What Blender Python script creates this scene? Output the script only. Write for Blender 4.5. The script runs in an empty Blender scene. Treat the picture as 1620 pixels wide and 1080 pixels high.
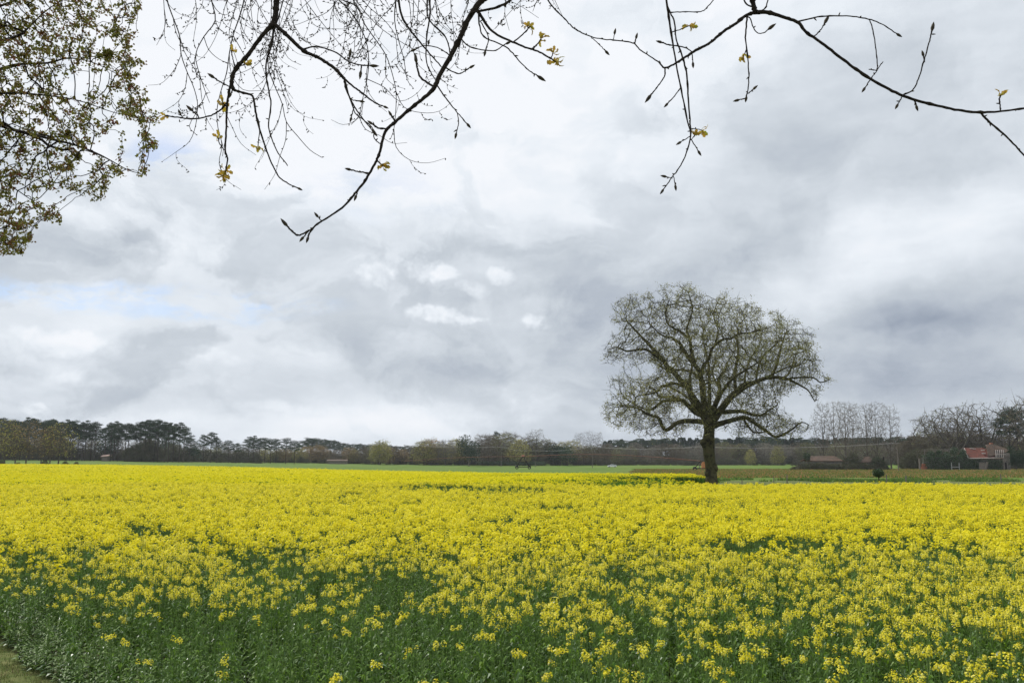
import bpy, math, random
import numpy as np
R = math.radians
random.seed(7); rng = np.random.default_rng(7)
HAZE = True
SC = bpy.context.scene; COL = SC.collection

# ------------------------------------------------------------------ camera
CZ = 3.2; PITCH = math.atan(179/1300.0)
cam = bpy.data.cameras.new("camera"); cam.sensor_width = 36; cam.lens = 36*1300/1620.0
cam.clip_start = .05; cam.clip_end = 9000
co = bpy.data.objects.new("camera", cam); COL.objects.link(co)
co.location = (0, 0, CZ); co.rotation_euler = (R(90)+PITCH, 0, 0); SC.camera = co
CP, SP = math.cos(PITCH), math.sin(PITCH)
def ray(u, v):
    xc = (u-810)/1300.; yc = (540-v)/1300.
    return xc, CP-yc*SP, SP+yc*CP
def W(u, v, d):                       # world point seen at photo pixel u,v and at distance y = d
    x, y, z = ray(u, v); return np.array([x/y*d, d, CZ+z/y*d])
def A(u, v=719):
    x, y, z = ray(u, v); return x/y

# ------------------------------------------------------------------ sky
SUN_EL, SUN_AZ = 48, -38              # azimuth measured from +Y towards +X
world = bpy.data.worlds.new("World"); SC.world = world; world.use_nodes = True
nt = world.node_tree; nt.nodes.clear(); N = nt.nodes; L = nt.links
def lk(a, b): L.new(a, b)
def sock(n, i, val):
    if hasattr(val, 'is_output') or isinstance(val, bpy.types.NodeSocket): lk(val, n.inputs[i])
    elif val is not None: n.inputs[i].default_value = val
def M(op, a, b=None, c=None, clamp=False):
    n = N.new('ShaderNodeMath'); n.operation = op; n.use_clamp = clamp
    sock(n, 0, a); sock(n, 1, b); sock(n, 2, c); return n.outputs[0]
def VM(op, a, b=None, c=None):
    n = N.new('ShaderNodeVectorMath'); n.operation = op
    sock(n, 0, a); sock(n, 1, b)
    if c is not None: sock(n, 2, c)
    return n.outputs['Value'] if op in ('LENGTH', 'DOT_PRODUCT') else n.outputs[0]
def MR(v, a, b, c=0., d=1., t='SMOOTHSTEP'):
    n = N.new('ShaderNodeMapRange'); n.interpolation_type = t
    for i, q in enumerate((v, a, b, c, d)): sock(n, i, q)
    return n.outputs[0]
def NOI(vec, scale, det=5, rough=.55, dist=0., out='Fac'):
    n = N.new('ShaderNodeTexNoise'); sock(n, 'Vector', vec); n.inputs['Scale'].default_value = scale
    n.inputs['Detail'].default_value = det; n.inputs['Roughness'].default_value = rough
    n.inputs['Distortion'].default_value = dist; return n.outputs[out]
def CXYZ(x, y, z):
    n = N.new('ShaderNodeCombineXYZ'); sock(n, 0, x); sock(n, 1, y); sock(n, 2, z); return n.outputs[0]
tc = N.new('ShaderNodeTexCoord'); D = tc.outputs['Generated']
sp = N.new('ShaderNodeSeparateXYZ'); lk(D, sp.inputs[0]); dx, dy, dz = sp.outputs
az = M('ARCTAN2', dx, dy); el = M('ARCSINE', dz)
P0 = CXYZ(az, el, 0.)
den = M('ADD', M('MAXIMUM', dz, 0.), .10)
Q = CXYZ(M('DIVIDE', dx, den), M('DIVIDE', dy, den), 0.)        # cloud-deck plane
wn = NOI(P0, 5.5, 6, .6, out='Color')
warp = VM('MULTIPLY', VM('SUBTRACT', wn, (.5, .5, .5)), (.22, .10, 0.))
PW = VM('ADD', P0, warp)
wn2 = NOI(P0, 16, 5, .62, out='Color')
PC = VM('ADD', P0, VM('MULTIPLY', VM('SUBTRACT', wn2, (.5, .5, .5)), (.05, .034, 0.)))
def azel(u, v):
    x, y, z = ray(u, v); return math.atan2(x, y), math.asin(z/math.sqrt(x*x+y*y+z*z))
def blob(P, u, v, ru, rv, rot=0, hard=0.):
    a0, e0 = azel(u, v); n = N.new('ShaderNodeMapping'); n.vector_type = 'TEXTURE'
    lk(P, n.inputs[0]); n.inputs['Location'].default_value = (a0, e0, 0)
    n.inputs['Rotation'].default_value = (0, 0, R(rot)); n.inputs['Scale'].default_value = (ru/1312., rv/1312., 1)
    return MR(VM('LENGTH', n.outputs[0]), 1., hard, 0., 1.)
base = M('ADD', M('MULTIPLY', NOI(Q, .55, 6, .55, .3), .55), M('MULTIPLY', NOI(PW, 4.5, 6, .55), .45))
fine = NOI(VM('MULTIPLY', PC, (1., 1.7, 1.)), 9., 7, .6)
tone = M('ADD', M('ADD', .745, M('MULTIPLY', M('SUBTRACT', base, .5), .62)), M('MULTIPLY', M('SUBTRACT', fine, .5), .55))
bil = MR(NOI(VM('MULTIPLY', PW, (1., 1.45, 1.)), 6.5, 8, .55, .5), .40, .58, -.14, .14)
tone = M('ADD', tone, M('MULTIPLY', bil, MR(dx, .55, -.3, .35, 1.15)))
tone = M('ADD', tone, MR(el, .12, .45, -.03, .16))
streak = NOI(VM('MULTIPLY', PW, (1.6, 13., 1.)), 1.7, 5, .55)
tone = M('ADD', tone, M('MULTIPLY', M('SUBTRACT', streak, .5), .42))
SOFT = [ # u, v, ru, rv, rot, amp : broad bright and dark masses of the cloud deck
 (560,110,900,360,0,.50),(250,20,500,300,0,.12),(1010,60,300,200,0,.12),
 (190,385,150,75,0,-.20),(330,420,170,60,0,.10),(700,385,420,90,0,-.20),(860,470,420,110,0,-.20),
 (560,585,480,60,3,-.26),(350,640,280,34,0,-.10),(650,660,420,55,4,.34),(60,600,240,60,0,-.12),(140,545,220,50,0,.02),
 (1250,150,620,160,14,-.24),(1300,270,560,150,16,-.30),(980,560,300,160,0,-.26),(860,640,260,50,0,-.14),
 (1500,360,420,85,14,.26),(1560,180,260,120,0,-.06),(1420,540,330,95,6,-.42),(1560,600,420,90,0,-.38),(1600,470,180,60,10,-.20),
 (1380,440,300,50,8,.16),(1330,680,480,50,0,-.24),(940,680,130,25,0,.20),(1130,430,260,90,5,-.16),(20,470,260,60,0,.10)]
for (u, v, ru, rv, rot, amp) in SOFT:
    tone = M('ADD', tone, M('MULTIPLY', blob(PW, u, v, ru, rv, rot), amp*(.82 if amp > 0 else .72)))
CUM = [(595,434,46,38,.38),(572,430,22,20,.3),(680,424,62,28,.35),(708,430,30,22,.3),(745,452,36,18,.3),(790,437,40,18,.3),
       (690,494,84,26,.42),(655,488,36,22,.5),(740,503,50,14,.4),(845,507,36,20,.34),(190,330,60,30,.14),(150,350,80,45,.12),(250,400,60,70,.14),(110,545,120,34,.28),(140,600,110,22,.16),(430,640,120,16,.12),(330,560,90,16,.12),(60,648,34,14,.3),
       (230,478,60,30,.16)]
cm = None; NOIC = NOI(P0, 30, 5, .6)
for (u, v, ru, rv, amp) in CUM:
    b = M('MULTIPLY', M('MULTIPLY', M('ADD', M('SUBTRACT', blob(PC, u, v, ru*1.35, rv*1.35, -6, .0), .5), M('MULTIPLY', M('SUBTRACT', NOIC, .5), 1.5)), 2.6, clamp=True), amp); cm = b if cm is None else M('MAXIMUM', cm, b)
cmv = M('MULTIPLY', cm, MR(NOI(PC, 17, 5, .6), .36, .6, .35, 1.05))
tone = M('ADD', tone, cmv)
CDK = [(1410,500,90,26,-.16),(1445,520,110,30,-.14),(1330,515,60,18,-.1),(185,390,70,48,-.12),(110,560,80,20,-.14),(1600,495,120,40,-.12)]
for (u, v, ru, rv, amp) in CDK: tone = M('ADD', tone, M('MULTIPLY', blob(PC, u, v, ru, rv, 0, .3), amp))
rampn = N.new('ShaderNodeValToRGB'); lk(M('MULTIPLY', tone, .8, clamp=True), rampn.inputs[0])
cr = rampn.color_ramp; cr.interpolation = 'LINEAR'
def lin(*c): return tuple(((x/255.)/12.92 if x/255. < .04045 else ((x/255.+.055)/1.055)**2.4)/1.231 for x in c)+(1,)
cr.elements[0].position = .05; cr.elements[0].color = lin(146,157,174)
cr.elements[1].position = .95; cr.elements[1].color = lin(246,249,254)
for p, c in ((.25, (175,184,197)), (.45, (199,207,216)), (.65, (220,227,235)), (.8, (235,241,248))):
    e = cr.elements.new(p); e.color = lin(*c)
nish = N.new('ShaderNodeTexSky'); nish.sky_type = 'NISHITA'; nish.sun_disc = False
nish.sun_elevation = R(SUN_EL); nish.sun_rotation = R(SUN_AZ)
bgb = N.new('ShaderNodeBackground'); lk(VM('MULTIPLY', nish.outputs[0], (.86, .95, 1.12)), bgb.inputs[0]); bgb.inputs[1].default_value = .085
bgc = N.new('ShaderNodeBackground'); lk(rampn.outputs[0], bgc.inputs[0]); bgc.inputs[1].default_value = 1.0
GAP = [(50,466,200,26,1.),(190,464,150,20,1.),(335,474,240,24,1.),(258,250,80,45,.7),(300,494,200,20,.8),(600,305,160,60,.25)]
gp = None
for (u, v, ru, rv, amp) in GAP:
    b = M('MULTIPLY', blob(PC, u, v, ru, rv, 0, .2), amp); gp = b if gp is None else M('MAXIMUM', gp, b)
gp = M('MULTIPLY', M('MULTIPLY', gp, MR(NOI(VM('MULTIPLY', PC, (1., 2.4, 1.)), 10, 7, .65), .42, .58)), .7)
mx = N.new('ShaderNodeMixShader'); lk(gp, mx.inputs[0]); lk(bgc.outputs[0], mx.inputs[1]); lk(bgb.outputs[0], mx.inputs[2])
wo = N.new('ShaderNodeOutputWorld'); lk(mx.outputs[0], wo.inputs[0])
world.cycles.sampling_method = 'MANUAL'; world.cycles.sample_map_resolution = 512

sun = bpy.data.lights.new("sun", 'SUN'); sun.energy = 2.6; sun.angle = R(5); sun.color = (1, .96, .88)
so = bpy.data.objects.new("sun", sun); COL.objects.link(so)
so.rotation_euler = (R(90-SUN_EL), 0, R(180-SUN_AZ)); so.location = (0, 0, 60)
SC.view_settings.view_transform = 'Standard'; SC.view_settings.look = 'None'
SC.view_settings.exposure = .3; SC.view_settings.gamma = 1
SC.cycles.max_bounces = 5; SC.cycles.transparent_max_bounces = 6

# ------------------------------------------------------------------ helpers
def smooth(t): t = np.clip(t, 0, 1); return t*t*(3-2*t)
_D = ([-200,0,60,85,110,150,280,390,460,4000], [0,0,0,-.1,-.5,-.9,-1.5,-2.6,-2.3,-2.3])
_F = ([-200,185,360,460,4000], [0,-.05,.9,.8,.8])
def gz(x, y):
    x = np.asarray(x, float); y = np.asarray(y, float)
    a = x/np.maximum(y, 20.)
    w = smooth(-a/.62)
    z = np.interp(y, *_D)*(1-w)+np.interp(y, *_F)*w
    z = z+1.45*smooth((6.3-y)/4.)
    return z+.04*np.sin(x*.37+1.3)*np.sin(y*.29)*smooth((y-9)/10)
def G(u, d): a = A(u); return np.array([a*d, d, float(gz(a*d, d))])
def vn(x, y, s, seed=0):                                   # cheap smooth value noise 0..1
    x = np.asarray(x)/s; y = np.asarray(y)/s
    xi = np.floor(x).astype(int); yi = np.floor(y).astype(int); fx = smooth(x-xi); fy = smooth(y-yi)
    def h(i, j):
        q = np.sin(i*127.1+j*311.7+seed*74.7)*43758.5453; return q-np.floor(q)
    return (h(xi,yi)*(1-fx)+h(xi+1,yi)*fx)*(1-fy)+(h(xi,yi+1)*(1-fx)+h(xi+1,yi+1)*fx)*fy

def nodes_mat(name):
    m = bpy.data.materials.new(name); m.use_nodes = True; t = m.node_tree; t.nodes.clear()
    return m, t
def mat(name, c1, c2=None, scale=4., rough=.8, vary=0., trans=0., spec=.3, bump=0., coords='Object', c3=None, det=4):
    m, t = nodes_mat(name); n = t.nodes; l = t.links
    o = n.new('ShaderNodeOutputMaterial'); b = n.new('ShaderNodeBsdfPrincipled')
    b.inputs['Roughness'].default_value = rough; b.inputs['Specular IOR Level'].default_value = spec
    tcn = n.new('ShaderNodeTexCoord'); geo = n.new('ShaderNodeNewGeometry')
    vec = geo.outputs['Position'] if coords == 'World' else tcn.outputs['Object']
    no = n.new('ShaderNodeTexNoise'); no.inputs['Scale'].default_value = scale; no.inputs['Detail'].default_value = det
    l.new(vec, no.inputs[0])
    rp = n.new('ShaderNodeValToRGB'); l.new(no.outputs[0], rp.inputs[0])
    rp.color_ramp.elements[0].position = .35; rp.color_ramp.elements[1].position = .65
    rp.color_ramp.elements[0].color = (*c1, 1); rp.color_ramp.elements[1].color = (*(c2 or c1), 1)
    if c3: e = rp.color_ramp.elements.new(.5); e.color = (*c3, 1)
    colr = rp.outputs[0]
    if vary:
        oi = n.new('ShaderNodeObjectInfo'); mr = n.new('ShaderNodeMapRange')
        mr.inputs['To Min'].default_value = 1-vary; mr.inputs['To Max'].default_value = 1+vary
        l.new(oi.outputs['Random'], mr.inputs[0])
        mu = n.new('ShaderNodeVectorMath'); mu.operation = 'SCALE'; l.new(colr, mu.inputs[0]); l.new(mr.outputs[0], mu.inputs['Scale'])
        colr = mu.outputs[0]
    l.new(colr, b.inputs['Base Color']); out = b.outputs[0]
    if bump:
        bp = n.new('ShaderNodeBump'); bp.inputs['Strength'].default_value = bump; l.new(no.outputs[0], bp.inputs['Height'])
        l.new(bp.outputs[0], b.inputs['Normal'])
    if trans:
        tr = n.new('ShaderNodeBsdfTranslucent'); l.new(colr, tr.inputs[0]); ms = n.new('ShaderNodeMixShader')
        ms.inputs[0].default_value = trans; l.new(out, ms.inputs[1]); l.new(tr.outputs[0], ms.inputs[2]); out = ms.outputs[0]
    l.new(out, o.inputs[0]); return m

class QM:
    """collects quads; build() links them as one mesh object"""
    def __init__(s): s.V = []; s.F = []; s.I = []; s.n = 0
    def add(s, v, f, mi=0):
        v = np.asarray(v, float).reshape(-1, 3); f = np.asarray(f, int).reshape(-1, 4)
        s.V.append(v); s.F.append(f+s.n); s.n += len(v)
        s.I.append(np.full(len(f), mi) if np.isscalar(mi) else np.asarray(mi))
    def arrays(s): return np.concatenate(s.V), np.concatenate(s.F), np.concatenate(s.I)
    def mesh(s, name, mats, sm=False):
        v, f, mi = s.arrays(); me = bpy.data.meshes.new(name)
        me.vertices.add(len(v)); me.vertices.foreach_set('co', v.astype(np.float32).ravel())
        me.loops.add(len(f)*4); me.loops.foreach_set('vertex_index', f.astype(np.int32).ravel())
        me.polygons.add(len(f)); me.polygons.foreach_set('loop_start', np.arange(0, len(f)*4, 4, dtype=np.int32))
        me.polygons.foreach_set('material_index', mi.astype(np.int32))
        me.polygons.foreach_set('use_smooth', np.full(len(f), sm))
        for m in mats: me.materials.append(m)
        me.update(calc_edges=True); return me
    def build(s, name, mats, parent=None, sm=False):
        o = bpy.data.objects.new(name, s.mesh(name, mats, sm)); COL.objects.link(o); o.parent = parent; return o
    def tube(s, P, r, k=4, mi=0):
        P = np.asarray(P, float); r = np.broadcast_to(np.asarray(r, float), (len(P),))
        T = np.gradient(P, axis=0); T /= np.linalg.norm(T, axis=1)[:, None]+1e-9
        m = T.mean(0); ref = np.eye(3)[np.argmin(np.abs(m))]
        a = np.cross(T, ref); a /= np.linalg.norm(a, axis=1)[:, None]+1e-9; b = np.cross(T, a)
        th = np.arange(k)*2*math.pi/k
        ring = P[:, None]+r[:, None, None]*(a[:, None]*np.cos(th)[None, :, None]+b[:, None]*np.sin(th)[None, :, None])
        i = np.arange(len(P)-1)[:, None]*k; j = np.arange(k)[None]; j2 = (j+1) % k
        s.add(ring.reshape(-1, 3), np.stack([i+j, i+j2, i+k+j2, i+k+j], -1).reshape(-1, 4), mi)
    def cards(s, C, size, aspect=.5, mi=0, up=None, flat=0.):
        """kite-shaped leaf faces at points C, random or along directions up"""
        C = np.asarray(C); n = len(C); size = np.broadcast_to(size, (n,))
        d = rng.normal(size=(n, 3)) if up is None else up+rng.normal(size=(n, 3))*.35
        d[:, 2] *= (1-flat); d /= np.linalg.norm(d, axis=1)[:, None]+1e-9
        e = np.cross(d, rng.normal(size=(n, 3))); e /= np.linalg.norm(e, axis=1)[:, None]+1e-9
        L_ = d*size[:, None]; B = e*size[:, None]*aspect*.5
        v = np.stack([C, C+L_*.45+B, C+L_, C+L_*.45-B], 1)
        s.add(v.reshape(-1, 3), np.arange(4*n).reshape(-1, 4), mi)
    def slivers(s, A_, B_, w, mi=0):
        A_ = np.asarray(A_); B_ = np.asarray(B_); n = len(A_); w = np.broadcast_to(w, (n,))[:, None]
        d = B_-A_; e = np.cross(d, rng.normal(size=(n, 3))); e /= np.linalg.norm(e, axis=1)[:, None]+1e-9
        v = np.stack([A_-e*w, A_+e*w, B_+e*w*.4, B_-e*w*.4], 1)
        s.add(v.reshape(-1, 3), np.arange(4*n).reshape(-1, 4), mi)
    def box(s, lo, hi, mi=0, rz=0, c=None, rx=0):
        x0, y0, z0 = lo; x1, y1, z1 = hi
        v = np.array([(x0,y0,z0),(x1,y0,z0),(x1,y1,z0),(x0,y1,z0),(x0,y0,z1),(x1,y0,z1),(x1,y1,z1),(x0,y1,z1)], float)
        if rz or rx:
            c = v.mean(0) if c is None else np.array(c); q = v-c
            if rx:
                cc, ss = math.cos(rx), math.sin(rx); q = q@np.array([[cc,0,-ss],[0,1,0],[ss,0,cc]])
            cc, ss = math.cos(rz), math.sin(rz); q = q@np.array([[cc,ss,0],[-ss,cc,0],[0,0,1]]); v = q+c
        s.add(v, [(0,3,2,1),(4,5,6,7),(0,1,5,4),(1,2,6,5),(2,3,7,6),(3,0,4,7)], mi)
def tag(o, label=None, cat=None, group=None, kind=None):
    for k, v in (('label', label), ('category', cat), ('group', group), ('kind', kind)):
        if v: o[k] = v
    return o
def empty(name, loc, label, cat, group=None, rz=0):
    o = bpy.data.objects.new(name, None); COL.objects.link(o); o.location = [float(c) for c in loc]; o.rotation_euler.z = rz
    o.empty_display_size = .2
    return tag(o, label, cat, group)
def copy_tree(o, parent=None):
    c = o.copy(); COL.objects.link(c); c.parent = parent
    for ch in [q for q in KIDS.get(o.name, [])]: KIDS.setdefault(c.name, []).append(copy_tree(ch, c))
    return c
KIDS = {}
def part(root, qm, name, mats, sm=False):
    o = qm.build(name, mats, root, sm); KIDS.setdefault(root.name, []).append(o); return o

# ---- space colonisation skeletons
def catmull(pts, n=4):
    pts = np.asarray(pts, float); out = []
    q = np.vstack([2*pts[0]-pts[1], pts, 2*pts[-1]-pts[-2]])
    for i in range(1, len(q)-2):
        for t in np.arange(n)/n:
            a, b, c, d = q[i-1], q[i], q[i+1], q[i+2]
            out.append(.5*((2*b)+(c-a)*t+(2*a-5*b+4*c-d)*t*t+(3*b-a-3*c+d)*t**3))
    out.append(pts[-1]); return np.array(out)
class Skel:
    def __init__(s, p, r=0.): s.P = [np.array(p, float)]; s.par = [-1]; s.R = [r]
    def path(s, pts, start=None, n=3):
        """pts rows x,y,z,r; joins the nearest existing node unless start is given"""
        q = catmull(pts, n); P = np.array(s.P)
        i = int(np.argmin(((P-q[0, :3])**2).sum(1))) if start is None else start
        k0 = 1 if np.linalg.norm(P[i]-q[0, :3]) < 1e-6 else 0
        for row in q[k0:]:
            s.P.append(row[:3]); s.par.append(i); s.R.append(abs(row[3])); i = len(s.P)-1
        return i
    def grow(s, att, di, dk, step, it=200, bias=(0,0,0), jit=.25):
        bias = np.array(bias); P = np.array(s.P); par = list(s.par)
        def nearest(att, pts, off, nd, ni):
            for c in range(0, len(pts), 400):
                d = np.linalg.norm(att[:, None]-pts[None, c:c+400], axis=2); j = d.argmin(1); dd = d[np.arange(len(att)), j]
                u = dd < nd; nd[u] = dd[u]; ni[u] = j[u]+off+c
        nd = np.full(len(att), 1e9); ni = np.zeros(len(att), int); nearest(att, P, 0, nd, ni)
        for _ in range(it):
            k = nd > dk; att = att[k]; nd = nd[k]; ni = ni[k]
            a = nd < di
            if not a.any(): break
            idx, inv = np.unique(ni[a], return_inverse=True)
            dirs = np.zeros((len(idx), 3)); dv = att[a]-P[ni[a]]; dv /= np.linalg.norm(dv, axis=1)[:, None]+1e-9
            np.add.at(dirs, inv.ravel(), dv); dirs /= np.linalg.norm(dirs, axis=1)[:, None]+1e-9
            dirs += bias+rng.normal(size=dirs.shape)*jit; dirs /= np.linalg.norm(dirs, axis=1)[:, None]+1e-9
            new = P[idx]+dirs*step; off = len(P)
            P = np.vstack([P, new]); par += list(idx); nearest(att, new, off, nd, ni)
            if len(P) > 40000: break
        s.P = list(P); s.R += [0.]*(len(P)-len(s.R)); s.par = par
    def radii(s, r0, e=2.3, cap=None):
        n = len(s.P); acc = np.zeros(n); r = np.zeros(n); s.kids = [[] for _ in range(n)]
        for i in range(1, n): s.kids[s.par[i]].append(i)
        order = []; st = [0]
        while st:
            i = st.pop(); order.append(i); st += s.kids[i]
        for i in reversed(order):
            r[i] = s.R[i] if s.R[i] > 0 else (max(acc[i], r0**e))**(1/e)
            if s.par[i] >= 0: acc[s.par[i]] += r[i]**e
        for i in order[1:]: r[i] = min(r[i], r[s.par[i]]*.98) if not (s.R[i] > 0 and s.R[s.par[i]] > 0) else r[i]
        s.r = np.maximum(r, r0*.6); s.order = order
    def tubes(s, qm, mi=0, thick=1e9, thin=-1, sides=((.12, 8), (.04, 5), (0, 3))):
        st = [(0, -1)]; P = np.array(s.P)
        while st:
            i, pr = st.pop(); ch = [pr] if pr >= 0 else []; ch.append(i)
            while s.kids[i]:
                ks = sorted(s.kids[i], key=lambda k: -s.r[k])
                for k in ks[1:]: st.append((k, i))
                i = ks[0]; ch.append(i)
            if len(ch) < 2: continue
            rr = s.r[ch].copy()
            if pr >= 0: rr[0] = min(rr[0], rr[1]*1.25)
            k = [q for t, q in sides if rr.max() >= t][0]
            qm.tube(P[ch], rr, k, mi)
    def thin_nodes(s, rmax): P = np.array(s.P); m = (s.r <= rmax); m[0] = False; i = np.where(m)[0]; return P[i], P[np.array(s.par)[i]]
    def tips(s): i = [k for k in range(1, len(s.P)) if not s.kids[k]]; P = np.array(s.P); return P[i], P[np.array(s.par)[i]]
def in_poly(poly, u, v):
    poly = np.asarray(poly, float); c = np.zeros(len(u), bool); j = len(poly)-1
    for i in range(len(poly)):
        xi, yi = poly[i]; xj, yj = poly[j]
        with np.errstate(divide='ignore', invalid='ignore'):
            c ^= ((yi > v) != (yj > v)) & (u < (xj-xi)*(v-yi)/(yj-yi+1e-12)+xi)
        j = i
    return c

# ------------------------------------------------------------------ ground
def ground_mat():
    m, t = nodes_mat('ground_mix'); n = t.nodes; l = t.links
    def mth(op, a, b=None, cl=False):
        q = n.new('ShaderNodeMath'); q.operation = op; q.use_clamp = cl
        for i, s_ in enumerate((a, b)):
            if s_ is None: continue
            if isinstance(s_, (int, float)): q.inputs[i].default_value = s_
            else: l.new(s_, q.inputs[i])
        return q.outputs[0]
    def noi(sc, d=5, vec=None):
        q = n.new('ShaderNodeTexNoise'); q.inputs['Scale'].default_value = sc; q.inputs['Detail'].default_value = d
        q.inputs['Roughness'].default_value = .65; l.new(vec or geo.outputs[0], q.inputs[0]); return q.outputs[0]
    def ramp(f, cols):
        q = n.new('ShaderNodeValToRGB'); l.new(f, q.inputs[0]); q.color_ramp.elements.remove(q.color_ramp.elements[1])
        for i, (p, c) in enumerate(cols):
            e = q.color_ramp.elements[0] if i == 0 else q.color_ramp.elements.new(p); e.position = p; e.color = (*c, 1)
        return q.outputs[0]
    def mix(f, a, b):
        q = n.new('ShaderNodeMix'); q.data_type = 'RGBA'; l.new(f, q.inputs[0]); l.new(a, q.inputs[6]); l.new(b, q.inputs[7]); return q.outputs[2]
    def band(v, a, b):
        q = n.new('ShaderNodeMapRange'); q.interpolation_type = 'SMOOTHSTEP'; l.new(v, q.inputs[0]); q.inputs[1].default_value = a; q.inputs[2].default_value = b
        return q.outputs[0]
    geo = n.new('ShaderNodeNewGeometry'); s = n.new('ShaderNodeSeparateXYZ'); l.new(geo.outputs[0], s.inputs[0]); x, y = s.outputs[0], s.outputs[1]
    green = ramp(noi(.05, 8), ((.35, (.08,.142,.02)), (.5, (.107,.168,.027)), (.65, (.14,.185,.04))))
    grass = ramp(noi(3.5, 8), ((.3, (.05,.085,.018)), (.5, (.11,.135,.04)), (.7, (.21,.20,.085))))
    brown = ramp(noi(.5, 8), ((.38, (.10,.14,.03)), (.5, (.18,.15,.05)), (.64, (.27,.15,.06))))
    soil = ramp(noi(9, 10), ((.36, (.03,.022,.014)), (.48, (.09,.07,.04)), (.56, (.05,.07,.02)), (.66, (.17,.14,.08))))
    yn = mth('ADD', y, mth('MULTIPLY', mth('SUBTRACT', noi(.06, 4), .5), 60))
    c = mix(band(yn, 255, 268), brown, green)
    xr = mth('ADD', mth('SUBTRACT', x, mth('MULTIPLY', y, .15)), mth('MULTIPLY', mth('SUBTRACT', noi(.03, 3), .5), 30))
    c = mix(mth('MULTIPLY', band(xr, -8, 10), 1), green, c)
    c = mix(band(mth('ADD', y, mth('MULTIPLY', noi(.12, 5), 40)), 168, 190), green, c)
    c = mix(band(mth('ADD', y, mth('MULTIPLY', noi(.3, 3), 3)), 125, 130), grass, c)
    c = mix(mth('MULTIPLY', band(y, 60, 62), 1), soil, c)
    # mown verge in front of the crop
    edge = mth('ADD', y, mth('MULTIPLY', x, 1.05)); e2 = mth('ADD', edge, mth('MULTIPLY', mth('SUBTRACT', noi(1.3, 4), .5), 1.2))
    c = mix(band(e2, 5.35, 5.75), grass, c)
    b = n.new('ShaderNodeBsdfPrincipled'); b.inputs['Roughness'].default_value = .95; b.inputs['Specular IOR Level'].default_value = .1
    l.new(c, b.inputs['Base Color']); bp = n.new('ShaderNodeBump'); bp.inputs['Strength'].default_value = .6; bp.inputs['Distance'].default_value = .1
    l.new(noi(8, 6), bp.inputs['Height']); l.new(bp.outputs[0], b.inputs['Normal'])
    o = n.new('ShaderNodeOutputMaterial'); l.new(b.outputs[0], o.inputs[0]); return m
def make_ground():
    ys = np.unique(np.concatenate([np.linspace(-60, 0, 13), np.linspace(0, 30, 61), np.linspace(30, 200, 69), np.linspace(200, 500, 41), np.linspace(500, 6000, 20)]))
    t = np.linspace(-1, 1, 161); xs = np.sign(t)*(np.abs(t)*40+np.abs(t)**4*4500)
    X, Y = np.meshgrid(xs, ys); Z = gz(X, Y); v = np.stack([X, Y, Z], -1).reshape(-1, 3); w = len(xs)
    i = (np.arange(len(ys)-1)[:, None]*w+np.arange(w-1)[None]).ravel()
    q = QM(); q.add(v, np.stack([i, i+1, i+w+1, i+w], -1)); tag(q.build('ground', [ground_mat()], sm=True), kind='structure')
make_ground()

# ------------------------------------------------------------------ materials
m_stem = mat('stem_green', (.12,.20,.05), (.17,.26,.08), rough=.5, trans=.1)
m_leaf = mat('leaf_bluegreen', (.075,.16,.024), (.15,.25,.045), scale=9, rough=.5, trans=.35, spec=.25, c3=(.11,.225,.02))
m_leaf2 = mat('leaf_grass_green', (.18,.31,.022), (.095,.19,.028), scale=2, rough=.5, trans=.35, spec=.25)
m_pet = mat('petal_yellow', (.87,.77,.018), (.92,.83,.04), scale=6, rough=.6, trans=.35, spec=.2)
m_petl = mat('petal_pale_highlight', (.93,.84,.14), (.95,.88,.25), scale=6, rough=.5, trans=.3)  # paler petal tone, also paints bright highlight specks into the flower heads
m_glint = mat('leaf_waxy', (.12,.22,.08), (.17,.27,.12), scale=6, rough=.42, spec=.5, trans=.2)
m_petf = mat('petal_yellow_dense', (.81,.735,.008), (.87,.79,.014), scale=.2, rough=.7, trans=.3, spec=.1, coords='World')
m_bark = mat('oak_bark', (.03,.025,.017), (.10,.088,.045), scale=2.6, rough=.95, bump=.8, c3=(.08,.078,.036), spec=.1)
m_moss = mat('oak_twig', (.04,.036,.022), (.075,.07,.035), scale=.4, rough=.95, spec=.05)
m_oakleaf = mat('oak_young_leaf', (.21,.22,.08), (.33,.31,.105), scale=.35, rough=.6, trans=.35)
m_dark = mat('branch_bark', (.018,.014,.012), (.04,.032,.026), scale=20, rough=.9, spec=.1)
m_bud = mat('bud', (.035,.025,.015), (.06,.045,.02), scale=30, rough=.7)
m_yleaf = mat('young_yellow_leaf', (.42,.36,.04), (.30,.30,.03), scale=25, rough=.5, trans=.5, c3=(.45,.27,.05))
m_mleaf = mat('maple_flower', (.18,.20,.03), (.20,.06,.04), scale=9, rough=.6, trans=.35, c3=(.22,.2,.04))
m_pine = mat('pine_needle', (.025,.045,.022), (.05,.078,.036), scale=.5, rough=.8, vary=.15, spec=.2)
m_conif = mat('conifer_needle', (.02,.042,.02), (.042,.075,.032), scale=.6, rough=.8, vary=.2, spec=.2)
m_ptrunk = mat('pine_trunk', (.05,.04,.032), (.08,.062,.05), scale=1.5, rough=.9, vary=.2)
m_btrunk = mat('grey_trunk', (.09,.08,.062), (.14,.125,.10), scale=1.5, rough=.9, vary=.2)
m_twig = mat('twig_brown', (.12,.10,.068), (.18,.15,.105), scale=.3, rough=.95, vary=.22, spec=.05)
m_twigg = mat('twig_grey', (.20,.18,.145), (.26,.235,.19), scale=.3, rough=.95, vary=.15, spec=.05)
m_budy = mat('bud_yellowgreen', (.33,.33,.07), (.42,.38,.10), scale=.3, rough=.8, vary=.2, trans=.2)
m_budb = mat('bud_brown', (.34,.24,.09), (.44,.31,.13), scale=.3, rough=.8, vary=.2, trans=.2)
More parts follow.
